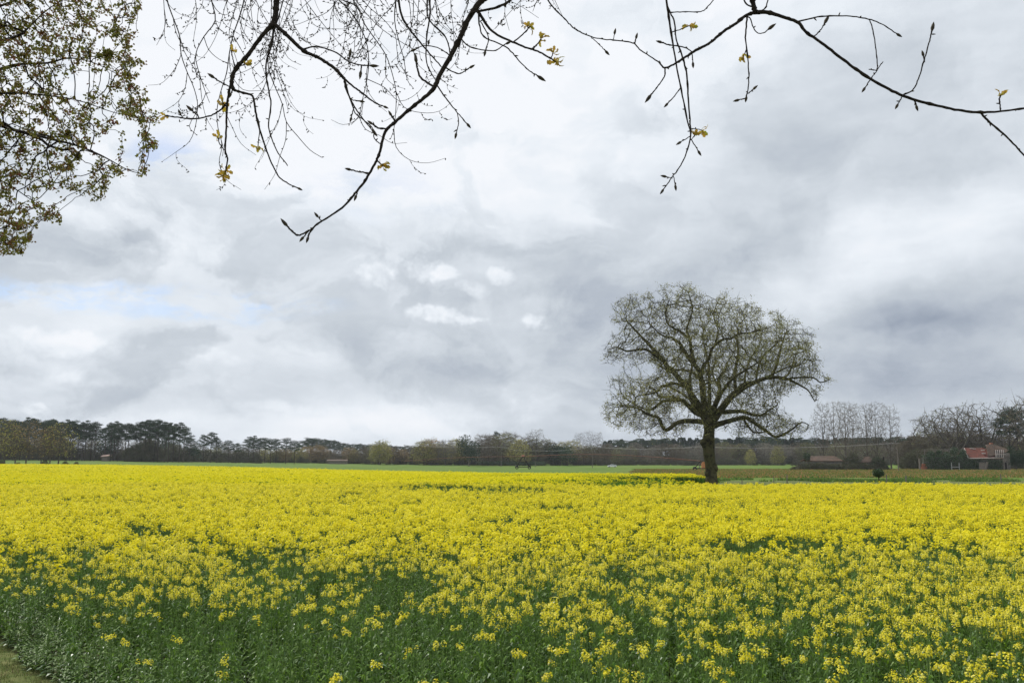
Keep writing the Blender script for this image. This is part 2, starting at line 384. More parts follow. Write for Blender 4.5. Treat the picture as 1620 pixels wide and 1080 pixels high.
m_budg = mat('bud_olive', (.19,.21,.08), (.27,.27,.11), scale=.3, rough=.8, vary=.2, trans=.2)
m_ivy = mat('ivy_leaf', (.022,.05,.014), (.055,.095,.035), scale=1.2, rough=.5, vary=.1, spec=.4)
m_bram = mat('bramble_twig', (.10,.085,.06), (.155,.13,.095), scale=.8, rough=.9, vary=.1, c3=(.09,.10,.045))

# ------------------------------------------------------------------ rapeseed crop
def raceme(q, c, ax, h, w, nf, fs, mi):
    """a dome of four-petalled flowers round the end of a stalk"""
    t = rng.random(nf); th = rng.random(nf)*6.283; rr = w*np.sqrt(np.clip(1-(1.7*t-.75)**2, .02, 1))*(.75+.25*rng.random(nf))
    P = c+ax*((t-.5)*h)[:, None]+np.stack([np.cos(th)*rr, np.sin(th)*rr, np.zeros(nf)], 1)
    nrm = np.stack([np.cos(th), np.sin(th), .5+1.3*t], 1)+rng.normal(size=(nf, 3))*.3; nrm /= np.linalg.norm(nrm, axis=1)[:, None]
    a = np.cross(nrm, rng.normal(size=(nf, 3))); a /= np.linalg.norm(a, axis=1)[:, None]; b = np.cross(nrm, a)
    s = fs*(.8+.4*rng.random(nf))[:, None]
    for d, e in ((a, b), (b, a)):
        q.add(np.stack([P-d*s-e*s*.33+nrm*s*.15, P-d*s+e*s*.33+nrm*s*.15, P+d*s+e*s*.33+nrm*s*.15, P+d*s-e*s*.33+nrm*s*.15], 1).reshape(-1, 3),
              np.arange(4*nf).reshape(-1, 4), mi)
def leafblade(q, p, th, ln, wd, rise, droop, mi):
    d = np.array([math.cos(th), math.sin(th), 0]); s = np.array([-d[1], d[0], 0])
    p1 = p+d*ln*.5+np.array([0, 0, rise*ln]); p2 = p+d*ln+np.array([0, 0, (rise-droop)*ln])
    q.add([p-s*wd*.25, p+s*wd*.25, p1+s*wd*.5, p1-s*wd*.5, p2+s*wd*.08, p2-s*wd*.08], [(0,1,2,3), (3,2,4,5)], mi)
def rape_plant(bloom, detail):
    """returns three QM: stem, foliage, flowers"""
    st, lf, fl = QM(), QM(), QM(); fl.HD = []; H = 1.0
    lean = rng.normal(size=2)*.05; P = [np.array([lean[0]*t*t, lean[1]*t*t, H*t]) for t in (0, .35, .7, 1.)]
    st.tube(P, [.008, .007, .005, .004], 3)
    nb = 3 if bloom else 2; tops = [P[-1]]
    for k in range(nb):
        t = .45+.13*k+random.random()*.05; b0 = np.array([lean[0]*t*t, lean[1]*t*t, H*t]); th = random.random()*6.28; ln = (.99-t)*(.90+.16*random.random()); o = .035+.05*random.random()
        b1 = b0+np.array([math.cos(th)*o*.8, math.sin(th)*o*.8, ln*.55]); b2 = b0+np.array([math.cos(th)*o*1.15, math.sin(th)*o*1.15, ln])
        st.tube([b0, b1, b2], [.004, .0035, .003], 3); tops.append(b2)
        leafblade(lf, b0, th+.2, .11, .03, .4, .3, 0)
    nl = 26 if detail == 2 else 6
    for k in range(nl):
        t = .05+.82*k/nl; p = np.array([lean[0]*t*t, lean[1]*t*t, H*t]); ln = (.15-.07*t)*(.6+.7*random.random())
        leafblade(lf, p, k*2.4+random.random(), ln, ln*(.30-.1*t), .35+.25*random.random(), .5*random.random(), random.choice((0, 0, 0, 1, 1, 5)) if detail == 2 else random.choice((0, 1)))
    if bloom:
        for tp in tops:
            if detail == 2: g = QM(); raceme(g, tp, np.array([0, 0, 1.]), .060, .030, 16, .0094, 0); g.I = [(rng.random(len(i)) < .3).astype(int) for i in g.I]; fl.HD.append(g.arrays()); fl.add(*g.arrays())
            else: raceme(fl, tp, np.array([0, 0, 1.]), .10, .042, 7, .019, 0)
    else:
        for tp in tops: raceme(lf, tp, np.array([0, 0, 1.]), .035, .010, 5, .007, 1)
    return st, lf, fl
def frame_mask(x, y, z=1., mg=.12):
    return (np.abs(x) < (.625+mg)*y*1.0+.6)
EDGE = ([-60,-9.4,-6.4,-3.5,0,4,10,60], [67,15.4,12.1,8.6,6.6,5.8,5.0,4.0])
def back(x, y):
    a = x/y
    far = np.interp(a, [-1,-.62,-.4,-.2,0,.14,.255,.3], [190,185,174,150,117,113,110,60])
    notch = ((y > 70+5*vn(x, y, 3, 21)) & (y < 93+9*vn(x, y, 2.5, 22)) & (x > 6.5+5*vn(x, y, 3, 23)))
    farx = (y > 58.5+.6*np.sin(x*.5)) & (x > np.where(y < 97, 13.5, 21.5+3*vn(x, y, 2, 31)))
    return (y < far) & ~notch & ~farx
def crop_mask(x, y): return (y > np.interp(x, *EDGE)+.5*(vn(x, y, 1.3, 5)-.5)) & back(x, y) & frame_mask(x, y)
HOLES = [(240,833,34,9),(262,842,20,5),(430,885,60,26),(60,880,26,12),(140,872,24,9),(690,768,60,3),(775,771,110,4),(880,760,60,3),(1010,762,110,5),(960,754,60,2.2),
         (1140,856,30,5),(1230,858,90,8),(1330,852,60,5),(1410,853,50,6),(330,850,18,6),(620,905,60,22),(520,905,50,12),(1490,868,40,7),(980,898,25,14),(1210,938,40,16),(560,780,30,3),(1080,795,60,3),(880,800,40,3)]
def bloom_p(x, y):
    a = x/y; ys = np.interp(a, [-.62,-.3,0,.3,.62], [13.6,10.8,9.6,7.2,4.]); yf = np.interp(a, [-.62,-.3,0,.3,.62], [15.4,15.0,18.0,18.,15.])
    fl = np.interp(a, [-.62,-.3,0,.3,.62], [.03,.06,.11,.18,.25])
    p = fl+(1-fl)*smooth((y-ys)/(yf-ys)+.5*(vn(x, y, .9, 2)-.5)+.3*(vn(x, y, 3, 3)-.5))
    for (u, v, ru, rv) in HOLES:
        zt = 2.05; vv = 719+1312*zt/y*(1.); uu = 810+1312*a
        zz = 3.2-1.15-gz(x, y); vv = 719+1312*zz/y
        q = ((uu-u)/ru)**2+((vv-v)/rv)**2
        p = p*(1-.93*np.exp(-q**2*.6*(1+.9*(vn(x, y, .25+.02*y.mean(), 9)-.5))))
    st = vn(x*.35, y, 1.+.03*y.mean(), 12)
    return p*(1-.55*smooth((st-.78)/.12))
def scatter(q, variants, idx, X, Y, Z, rot, sc, hs):
    for k, (v, f, mi) in enumerate(variants):
        s = np.where(idx == k)[0]
        if not len(s): continue
        c, n_ = np.cos(rot[s])[:, None], np.sin(rot[s])[:, None]
        VX = (v[None, :, 0]*c-v[None, :, 1]*n_)*sc[s][:, None]+X[s][:, None]
        VY = (v[None, :, 0]*n_+v[None, :, 1]*c)*sc[s][:, None]+Y[s][:, None]
        VZ = v[None, :, 2]*hs[s][:, None]+Z[s][:, None]
        V = np.stack([VX, VY, VZ], -1).reshape(-1, 3); F = (f[None]+(np.arange(len(s))*len(v))[:, None, None]).reshape(-1, 4)
        q.add(V, F, np.tile(mi, len(s)))
def merged(st, lf, fl, fm=3):
    q = QM(); v, f, m = st.arrays(); q.add(v, f, m*0)
    v, f, m = lf.arrays(); q.add(v, f, m+1)
    if len(fl.V): v, f, m = fl.arrays(); q.add(v, f, np.where(m > 0, 5, fm))
    return q.arrays()
def mkq(a): q = QM(); q.add(*a); return q
def make_crop():
    crop = QM(); mats = [m_stem, m_leaf, m_leaf2, m_pet, m_petf, m_petl, m_glint]
    NB, NG = 9, 6; parts2 = [rape_plant(True, 2) for _ in range(NB)]+[rape_plant(False, 2) for _ in range(NG)]
    near = [merged(*p) for p in parts2]
    # near zone
    n = 36000; X = rng.uniform(-18, 18, n); Y = rng.uniform(4, 22, n)
    k = crop_mask(X, Y) & (np.abs(X) < .78*Y+.5); X, Y = X[k], Y[k]
    dens = 32*.001*0+1
    area = 36*18/n; keep = rng.random(len(X)) < 36*area*(1-smooth((Y-14)/8.)); X, Y = X[keep], Y[keep]
    bp = bloom_p(X, Y); b = rng.random(len(X)) < bp
    keep = b & (rng.random(len(X)) < .95) | (~b) & (rng.random(len(X)) < .8); X, Y, b, bp = X[keep], Y[keep], b[keep], bp[keep]
    idx = np.where(b, rng.integers(0, NB, len(X)), rng.integers(NB, NB+NG, len(X)))
    ed = smooth((Y-np.interp(X, *EDGE))/2.2)
    hs = np.where(b, rng.normal(1.08, .12, len(X)), rng.normal(.88, .16, len(X)))*(.42+.58*np.maximum(ed, b*.8)); sc = rng.uniform(.85, 1.15, len(X))
    rot = rng.uniform(0, 6.28, len(X)); Z = gz(X, Y)
    # nearest flowering plants stand as objects of their own
    vis = b & (np.abs(X) < .60*Y) & (719+(CZ-Z-hs)*1300/Y < 1110)
    near_i = np.where(vis)[0][np.argsort(Y[vis])][:220]; m = np.ones(len(X), bool); m[near_i] = False
    scatter(crop, near, idx[m], X[m], Y[m], Z[m], rot[m], sc[m], hs[m])
    protos = []
    for st, lf, fl in parts2[:NB]:
        protos.append((st.mesh('stem', [m_stem]), lf.mesh('foliage', [m_leaf, m_leaf2, m_leaf2, m_leaf2, m_leaf2, m_glint]), [hm.mesh('flower_head', [m_pet, m_petl]) for hm in [mkq(a) for a in fl.HD]]))
    for i in near_i:
        e = empty('rapeseed_plant', (X[i], Y[i], Z[i]), 'yellow flowering rapeseed plant on the near green edge of the field', 'rapeseed plant', 'flowering rapeseed plants along the near edge of the field', rot[i])
        e.scale = (sc[i], sc[i], hs[i])
        pr = protos[idx[i]]
        for nm, me in [('stem', pr[0]), ('foliage', pr[1])]+[('flower_head', h) for h in pr[2]]:
            o = bpy.data.objects.new(nm, me); COL.objects.link(o); o.parent = e
    # middle zone
    mid = [merged(*rape_plant(True, 1), fm=3) for _ in range(6)]+[merged(*rape_plant(False, 1)) for _ in range(3)]
    for (y0, y1, dens_) in ((14, 34, 17), (34, 60, 13)):
        hx = .74*y1+1; n = int(2*hx*(y1-y0)*dens_); X = rng.uniform(-hx, hx, n); Y = rng.uniform(y0, y1, n)
        k = crop_mask(X, Y) & (rng.random(n) < smooth((Y-14)/8.)); X, Y = X[k], Y[k]; b = rng.random(len(X)) < bloom_p(X, Y)
        idx = np.where(b, rng.integers(0, 6, len(X)), rng.integers(6, 9, len(X)))
        hs = np.where(b, rng.normal(1.15, .06, len(X)), rng.normal(.85, .1, len(X)))+.10*(vn(X, Y, 5, 4)-.5); sc = rng.uniform(.95, 1.3, len(X))
        scatter(crop, mid, idx, X, Y, gz(X, Y), rng.uniform(0, 6.28, len(X)), sc, hs)
    # far zone : simple tufts
    far = []
    for k in range(6):
        q = QM(); bl = k < 4
        for j in range(5):
            c = np.array([random.uniform(-.22, .22), random.uniform(-.22, .22), random.uniform(.95, 1.08)])
            if bl: raceme(q, c, np.array([0, 0, 1.]), .14, .055, 5, .03, 4)
            q.add([c+[-.05,0,-1], c+[.05,0,-1], c+[.07,.02,-.07], c+[-.07,-.02,-.07]], [(0,1,2,3)], 1+j % 2)
        far.append(q.arrays())
    for (y0, y1, dens_) in ((60, 100, 6.5), (100, 190, 3.6)):
        hx = .74*y1; n = int(2*hx*(y1-y0)*dens_); X = rng.uniform(-hx, hx, n); Y = rng.uniform(y0, y1, n)
        k = crop_mask(X, Y); X, Y = X[k], Y[k]; b = rng.random(len(X)) < np.clip(bloom_p(X, Y)*1.05, 0, 1)
        idx = np.where(b, rng.integers(0, 4, len(X)), rng.integers(4, 6, len(X)))
        hs = np.where(b, rng.normal(1.13, .05, len(X)), rng.normal(.85, .08, len(X)))+.12*(vn(X, Y, 9, 4)-.5)-.4*((Y > 92) & (Y < 105) & (X > 6))*(1-(Y-92)/13); sc = rng.uniform(1.2, 1.6, len(X))*(1.25 if y0 > 90 else 1)
        scatter(crop, far, idx, X, Y, gz(X, Y), rng.uniform(0, 6.28, len(X)), sc, hs)
    o = crop.build('rapeseed_crop', mats)
    tag(o, 'yellow flowering rapeseed crop filling the field', 'crop', kind='stuff')
    print('crop faces', len(o.data.polygons))
make_crop()

# grass, weeds
def tufts(name, pts, h, w, mats, label, cat, nb=6, spread=.15):
    n = len(pts); q = QM(); Pn = np.repeat(pts, nb, 0)+rng.normal(size=(n*nb, 3))*[spread, spread, 0]; Pn[:, 2] = gz(Pn[:, 0], Pn[:, 1])-.01
    hh = h*rng.uniform(.5, 1.2, n*nb)
    T = Pn+np.stack([rng.normal(size=n*nb)*.35*hh, rng.normal(size=n*nb)*.35*hh, hh], 1)
    th = rng.random(n*nb)*3.14; e = np.stack([np.cos(th), np.sin(th), th*0], 1)*w
    q.add(np.stack([Pn-e, Pn+e, T+e*.25, T-e*.25], 1).reshape(-1, 3), np.arange(4*n*nb).reshape(-1, 4), rng.integers(0, len(mats), n*nb))
    return tag(q.build(name, mats), label, cat, kind='stuff')
m_dgrass = mat('tall_grass', (.06,.12,.025), (.14,.20,.045), scale=.5, rough=.7, trans=.2, coords='World')
m_lgrass = mat('verge_grass', (.15,.20,.05), (.26,.26,.10), scale=3, rough=.7, trans=.2, coords='World')
m_dry = mat('dry_grass', (.30,.25,.13), (.20,.16,.08), scale=3, rough=.8)
m_sorrel = mat('sorrel', (.38,.18,.07), (.42,.28,.11), scale=.8, rough=.8, trans=.2, coords='World')
def make_grass():
    X = rng.uniform(-14, 2, 22000); Y = rng.uniform(4, 18, 22000)
    k = (Y < np.interp(X, *EDGE)-.1) & (Y > np.interp(X, *EDGE)-4); k &= vn(X, Y, .7, 4) > .32
    P = np.stack([X[k], Y[k], X[k]*0], 1)
    tufts('verge_grass', P, .06, .005, [m_lgrass, m_lgrass, m_dry, m_dgrass], 'short pale grass and dry bits on the verge at the field corner', 'grass', 9, .08)
    # the tall grass bay round the oak and the ragged strip behind the crop
    X = rng.uniform(5, 100, 52000); Y = rng.uniform(62, 132, 52000)
    bay = ((Y > 68) & (Y < 97) & (X > 7) & (X < 15) & ~back(X, Y)); strip = (X > 13) & (((np.abs(Y-122-3*np.sin(X*.2)) < 7) & (vn(X, Y, 6, 8) > .48) & (rng.random(len(X)) < .6)) | ((Y > 64) & (Y < 85) & (rng.random(len(X)) < .25)))
    k = (bay | strip) & (np.abs(X) < .78*Y); P = np.stack([X[k], Y[k], X[k]*0], 1)
    tufts('tall_grass', P, .38, .05, [m_dgrass, m_dgrass, m_leaf2], 'rough dark green grass around the oak and behind the crop', 'grass', 8, .25)
    X = rng.uniform(0, 190, 40000); Y = rng.uniform(148, 262, 40000); k = (np.abs(X) < .74*Y) & (X > .16*Y+10*(vn(X, Y, 20, 6)-.5)) & (vn(X, Y, 12, 3)*.5+vn(X, Y, 3, 4)*.6 > .27)
    P = np.stack([X[k], Y[k], X[k]*0], 1)
    tufts('sorrel_weeds', P, .34, .09, [m_sorrel, m_sorrel, m_dgrass, m_dgrass, m_leaf2], 'rusty orange weeds spread in a band across the green field', 'weeds', 5, .4)
make_grass()

# ------------------------------------------------------------------ the big oak
OD = 86.
U_ = random.uniform
def opt(u, v, dd, r): p = W(u, v, OD+dd); return [p[0], p[1], p[2], r*.0655]
def make_oak():
    b = W(1126, 768, OD); base = np.array([b[0], OD, gz(b[0], OD)])
    s = Skel([base[0], base[1], base[2]-.2], .82)
    tr = [(1126.5,772,0,12),(1126,764,0,10.2),(1125,750,0,9.0),(1124,735,0,8.7),(1121.5,715,0,9.2),(1121,697,0,9.8),(1122,684,0,8.4),(1122,672,0,9.5),(1122,662,0,10)]
    s.path([[base[0], base[1], base[2]-.2, .95]]+[opt(*q) for q in tr], start=0)
    def limb(pts, d0, d1, rs=.9):
        n = len(pts); j = lambda i: U_(-2.2, 2.2)*(0 < i < n-1)
        return s.path([opt(u+j(i), v+j(i), d0+(d1-d0)*i/(n-1)+j(i)*.25, r*rs*1.12) for i, (u, v, r) in enumerate(pts)])
    limb([(1120,670,5),(1109,668,4),(1085,667,3.8),(1070,671,3.3),(1054,681,3),(1048,672,2.6),(1042,664,2.2),(1035,659,2),(1024,655,1.6),(1010,648,1.2),(996,643,1),(982,641,.7)], 0, -4)
    limb([(1118,662,8),(1110,656,6.5),(1100,650,5),(1090,640,3.6),(1078,634,3.1),(1062,633,2.6),(1047,636,2.2),(1035,648,2),(1022,646,1.5),(1004,640,1)], 0, 4)
    limb([(1078,634,2.4),(1062,629,2),(1047,628,1.7),(1037,618,1.4),(1028,611,1)], 1.5, 6)
    limb([(1118,660,8),(1112,652,7),(1104,642,5.6),(1096,628,5),(1085,612,4.6),(1076,600,4.2),(1064,586,4),(1056,578,3.7),(1048,568,3.3),(1036,555,2.9),(1024,542,2.3),(1012,528,1.7),(1000,518,1.3),(992,508,.9)], 0, -2)
    limb([(1050,570,2.9),(1036,563,2.6),(1026,554,2.2),(1014,554,1.8),(990,555,1.4),(975,550,1),(962,553,.7)], -1.4, -5)
    limb([(1082,611,2.6),(1067,606,2.3),(1055,610,2.1),(1047,609,1.9),(1040,617,1.5),(1025,622,1.2),(1008,626,.8)], -1, -6)
    limb([(1106,648,4.5),(1100,643,4),(1094,625,3.2),(1091,600,2.5),(1094,577,1.8),(1092,562,1)], 1, 5)
    limb([(1121,660,7.5),(1114,642,5.2),(1111,620,4.6),(1110,602,4.3),(1105,588,4),(1098,574,3.7),(1090,562,3.4),(1080,551,3),(1074,543,2.5),(1066,536,2),(1054,532,1.7),(1040,526,1.1),(1028,512,.8)], 0, 2)
    limb([(1099,575,3),(1094,555,2.6),(1090,537,2.3),(1088,520,2),(1092,505,1.6),(1094,488,1.2),(1091,470,.8)], 1, 0)
    limb([(1089,536,2.2),(1078,525,1.9),(1066,519,1.7),(1056,512,1.3),(1054,495,1),(1057,478,.8)], 1, -4)
    limb([(1109,596,3.2),(1113,580,2.7),(1121,566,2.5),(1128,552,2.3),(1134,541,2.1),(1144,537,2),(1155,534,1.8),(1168,529,1.5),(1185,526,1.1),(1200,523,.8)], 0, -4)
    limb([(1132,543,1.6),(1134,522,1.4),(1130,500,1.1),(1134,480,.8)], -2, 1)
    limb([(1109,598,2.8),(1095,590,2.3),(1082,586,1.9),(1070,583,1.5),(1056,588,1)], 0, 5)
    limb([(1126,660,6.5),(1130,645,4.7),(1134,630,3.6),(1137,615,3),(1139,600,2.5),(1145,590,2),(1150,578,1.5),(1155,566,1)], 0, 6)
    limb([(1137,612,2),(1130,600,1.7),(1128,588,1.3),(1132,572,.9)], 2, 7)
    limb([(1128,664,7.5),(1138,650,5.8),(1150,638,5.1),(1160,625,4.6),(1168,616,4.2),(1178,610,4),(1192,603,3.6),(1205,599,3.2),(1222,598,2.9),(1240,600,2.4),(1255,603,1.9),(1268,610,1.5),(1280,617,1.1),(1289,635,.7)], 0, -2)
    limb([(1240,600,1.9),(1262,598,1.5),(1285,599,1.2),(1298,604,1),(1313,600,.7)], -1.6, -3)
    limb([(1164,621,3),(1164,600,2.8),(1164,580,2.5),(1168,565,2.2),(1167,550,1.9),(1168,535,1.5),(1167,518,1)], -.5, 2)
    limb([(1178,609,2.2),(1180,590,1.8),(1186,570,1.5),(1196,553,1),(1204,540,.8)], -1, 4)
    limb([(1196,601,2),(1201,580,1.7),(1208,565,1.4),(1222,550,1.1),(1237,535,.8)], -1, -6)
    limb([(1218,598,2.5),(1226,580,2.2),(1234,560,1.9),(1238,545,1.4),(1242,528,.9)], -1, 1)
    limb([(1236,599,2),(1246,590,1.7),(1252,575,1.4),(1262,562,1),(1276,555,.7)], -1, 4)
    limb([(1128,674,5),(1140,671,4.2),(1158,663,3.7),(1175,662,3.2),(1187,664,3),(1198,673,2.8),(1213,683,2.5),(1227,689,2.1),(1240,688,1.8),(1253,679,1.4),(1267,668,1),(1280,672,.7)], 0, -3)
    limb([(1176,663,1.8),(1186,678,1.5),(1196,685,1.3),(1210,683,1)], -1, -5)
    limb([(1140,652,4),(1156,650,3.6),(1175,650,3),(1190,655,2.5),(1205,657,2),(1216,650,1.4),(1230,640,1)], 0, 5)
    for (x_, y_, z_) in ((-2, -7, 3), (3, -7.5, 5), (-3, 7, 4), (4, 7, 4), (1, 6, 9), (-6, -5, 5), (7, -5, 5)):
        c = W(1122, 662, OD); m = c+np.array([x_*.45, y_*.5, z_*.62]); e = c+np.array([x_, y_, z_])
        m = m+rng.normal(size=3)*.4; s.path([[*c, .26], [*m, .14], [*e, .07]])
    poly = [(944,572),(950,553),(962,543),(968,520),(963,492),(974,472),(1000,463),(1018,468),(1030,458),(1050,450),(1062,456),(1080,446),(1100,448),(1112,458),(1130,460),(1158,458),(1175,476),(1195,478),(1205,490),(1220,496),(1238,486),(1250,503),(1270,510),(1286,520),(1300,545),(1302,570),(1300,590),(1320,600),(1302,610),(1294,640),(1276,625),(1255,630),(1262,650),(1288,672),(1280,688),(1262,694),(1225,696),(1190,696),(1160,694),(1143,684),(1140,698),(1109,698),(1090,692),(1060,694),(1020,692),(985,690),(965,676),(950,662),(954,640),(966,625),(960,605),(972,592),(984,578)]
    n = 60000; u = rng.uniform(940, 1325, n); v = rng.uniform(440, 702, n); k = in_poly(poly, u, v); u, v = u[k], v[k]
    # distance to the outline thins the depth towards the rim
    pp = np.array(poly+[poly[0]], float); seg = np.concatenate([np.linspace(pp[i], pp[i+1], 8) for i in range(len(pp)-1)])
    dd = np.sqrt(((np.stack([u, v], 1)[:, None]-seg[None])**2).sum(2)).min(1)
    half = 10.5*np.sqrt(np.clip(1-(1-np.clip(dd/95., 0, 1))**2, .02, 1)); dep = rng.uniform(-1, 1, len(u))*half
    wgt = rng.random(len(u)) < (.25+.75*(half/10.5)); hole = (((u-1010)/30)**2+((v-585)/14)**2 < 1)|(((u-1262)/28)**2+((v-640)/22)**2 < .9)|(((u-1085)/22)**2+((v-655)/12)**2 < 1)
    cx_ = np.hypot((u-1123)*.0655, (v-655)*.0655); cd = np.sqrt(cx_**2+dep**2); wgt &= (cd > 3.6)|(rng.random(len(u)) < .15); wgt &= (dd > 17)|(vn(u, v, 13, 5) > .42); wgt &= vn(u+dep*6, v, 17, 8) > .22
    k = wgt & ~hole; u, v, dep = u[k][:13000], v[k][:13000], dep[k][:13000]
    att = np.array([W(a_, b_, OD+c_) for a_, b_, c_ in zip(u, v, dep)])
    s.grow(att, 3.2, .48, .32, 100, (0, 0, .05), .34)
    s.radii(.015, 2.2); print('oak nodes', len(s.P))
    root = empty('oak_tree', base, 'big lone oak with a broad open crown of young leaves standing in the yellow field', 'tree')
    q = QM(); s.tubes(q, sides=((.15, 10), (.05, 5), (0, 3))); q.V = [v_-base for v_ in q.V]
    # burls on the trunk
    for (uu, vv, dx_, rr) in ((1114,700,-.1,.38),(1132,740,.0,.26),(1119,748,-.1,.28)):
        c = W(uu, vv, OD-.3)-base; th, ph = np.meshgrid(np.linspace(0, 2*math.pi, 11), np.linspace(0, math.pi, 7)); rj = rr*(1+.15*rng.normal(size=th.shape)); rj[:, -1] = rj[:, 0]
        V = np.stack([c[0]+rj*np.sin(ph)*np.cos(th), c[1]+rj*np.sin(ph)*np.sin(th), c[2]+rj*1.3*np.cos(ph)], -1).reshape(-1, 3)
        i = (np.arange(6)[:, None]*11+np.arange(10)[None]).ravel(); q.add(V, np.stack([i, i+1, i+12, i+11], -1))
    o = q.build('trunk', [m_bark], root, True)
    t, p = s.thin_nodes(.03); n = len(t); tw = QM(); k = 2; a_ = np.repeat(t, k, 0)
    d = np.repeat(t-p, k, 0); d /= np.linalg.norm(d, axis=1)[:, None]+1e-9; d = d*.6+rng.normal(size=d.shape)*.6; b_ = a_+d*rng.uniform(.2, .5, (n*k, 1))
    tw.slivers(a_, b_, .014); tw.V = [v_-base for v_ in tw.V]; tw.build('twigs', [m_moss], root)
    lf = QM(); clump = vn(b_[:, 0]*1.0+b_[:, 1]*.7, b_[:, 2]*1.0+b_[:, 1]*.4, 1.6, 3); kk = rng.random(len(b_)) < (.10+.62*smooth((clump-.42)/.35)); C = np.repeat(b_[kk], 7, 0)+rng.normal(size=(kk.sum()*7, 3))*.14
    lf.cards(C-base, rng.uniform(.07, .17, len(C)), .65); lf.build('leaves', [m_oakleaf], root); print('oak leaves', len(C))
make_oak()

# ------------------------------------------------------------------ overhanging branches
def bud(q, p, d, ln, w, mi=0):
    d = np.asarray(d, float); d /= np.linalg.norm(d)+1e-9
    q.tube([p, p+d*ln*.3, p+d*ln*.65, p+d*ln], [w*.4, w, w*.8, w*.1], 5, mi)
def leafclump(q, p, n, ln, dirv=None):
    for _ in range(n):
        d = rng.normal(size=3)*.7+(np.array([0, 0, -.3]) if dirv is None else np.asarray(dirv)); d /= np.linalg.norm(d)
        e = np.cross(d, rng.normal(size=3)); e /= np.linalg.norm(e); nn = np.cross(d, e); L_ = ln*random.uniform(.7, 1.2); w = L_*.26
        rows = [(0, .12), (.2, .55), (.35, .4), (.55, 1.), (.68, .65), (.85, .8), (1, .1)]
        c = [p+d*L_*t+nn*L_*.18*math.sin(t*3) for t, _k in rows]
        V = np.array([x for ci, (t, k) in zip(c, rows) for x in (ci-e*w*k+nn*w*.3*k, ci, ci+e*w*k+nn*w*.3*k)]); F = []
        for i in range(len(rows)-1): a = i*3; F += [(a, a+1, a+4, a+3), (a+1, a+2, a+5, a+4)]
        q.add(V, F)
def make_overhang():
    d0 = 4.0; pxm = lambda d: d/1312.
    br, bd, lf = QM(), QM(), QM(); s = Skel([2.6, -3.2, 1.3], .30); BD, LF = [], []
    T = np.array([2.5, -3.1, 7.0])
    s.path([[2.6,-3.2,1.3,.36],[2.55,-3.15,2.5,.29],[2.45,-3.1,4.5,.26],[2.5,-3.1,6.2,.22],[2.3,-2.6,7.4,.17]], start=0)
    def P(u, v, r, d): p = W(u, v, d); return [p[0], p[1], p[2], r*pxm(d)]
    def limb(mid, u, v, r, d):
        e = P(u, v, r, d); s.path([[2.3,-2.6,7.4,.15]]+mid+[e])
        return e
    J = {}
    limb([[1.2,0,7.8,.09],[.5,2.2,7.2,.045],[.15,3.2,6.4,.03]], 800, -30, 7, 4.)
    limb([[.6,-.8,8.0,.08],[-.9,1.8,7.6,.04],[-1.25,3.6,6.9,.025]], 437, -40, 6, 4.5)
    limb([[2.2,.2,7.9,.08],[1.6,2.4,7.0,.04],[1.25,3.5,6.2,.02]], 1184, -40, 5.2, 4.)
    limb([[1.6,.6,7.6,.05],[1.2,2.6,6.9,.02],[.85,3.6,6.1,.01]], 1048, -40, 2, 4.2)
    def B(pts, d=4., end=None, n=4, dr=0., rs=1.0):
        k = len(pts); rows = []
        for i, q_ in enumerate(pts):
            u, v, r = q_; rows.append(P(u+U_(-.8, .8)*(0 < i < k-1), v+U_(-.8, .8)*(0 < i < k-1), r*rs*.92, d+dr*i/(k-1)))
        m0 = len(s.P); s.path(rows, n=n+2)
        for jj in range(m0, len(s.P)):
            s.P[jj] = s.P[jj]+rng.normal(size=3)*.0008; s.R[jj] *= 1+.14*rng.random()**2+(.30 if rng.random() < .12 else -.05); e = np.array(rows[-1][:3]); f = np.array(rows[-2][:3]); dirn = e-f
        if end in ('b', 'B'):
            g = QM(); bud(g, e, dirn, *((.036, .0075) if end == 'b' else (.055, .010))); BD.append(g)
        if end in ('l', 'L'):
            g = QM(); leafclump(g, e, 5 if end == 'l' else 8, .042 if end == 'l' else .048, dirn/np.linalg.norm(dirn)*(.8 if end == 'l' else .25)); LF.append(g)
        # small lateral buds
        q = catmull(rows, 3)
        for i in range(2, len(q)-1, 3):
            if random.random() < .85:
                dd = rng.normal(size=3)*.6+dirn/np.linalg.norm(dirn)*.6; bud(bd, q[i, :3], dd, random.uniform(.010, .024), .0038)
    # centre branch
    B([(800,-30,7),(775,-8,6.2),(760,4,5.6),(742,30,5),(728,58,4.8),(712,90,4.5),(695,120,4.4),(686,140,4),(670,155,3.2),(650,172,2.9),(625,193,2.8),(612,204,3),(606,220,2.6),(600,243,2.5),(592,260,2.3),(580,282,2.3),(564,303,2.1),(545,325,1.9),(522,342,1.7),(505,352,1.6),(488,365,1.5),(472,372,1.6),(462,366,1.6),(455,358,1.6)], 4, 'B')
    B([(686,137,2.2),(674,130,2),(664,122,2),(660,108,1.6),(659,100,2)], 4, 'B')
    B([(612,204,1.8),(598,203,1.6),(590,197,1.5)], 4, 'b'); B([(625,192,1.5),(620,184,1.6)], 4, 'b')
    B([(602,228,1),(592,218,1),(590,205,1),(575,190,1.1),(562,178,1.1),(552,150,1.3),(546,128,1.5)], 4.1)
    B([(583,274,1.6),(565,272,1.3),(556,269,1.3)], 4, 'b'); B([(595,252,1.2),(600,258,1.2),(606,262,1)], 4, 'L')
    B([(567,300,1),(564,308,1)], 4, 'b'); B([(509,350,1),(504,344,1)], 4, 'b'); B([(500,356,1.4),(490,368,1.4),(488,374,1.6)], 4, 'b'); B([(488,366,1),(481,374,1.2)], 4, 'b')
    B([(754,14,3.2),(775,46,2.4),(800,62,2.2),(830,75,2),(850,82,1.8),(870,92,1.6),(880,98,1.4)], 4, 'L')
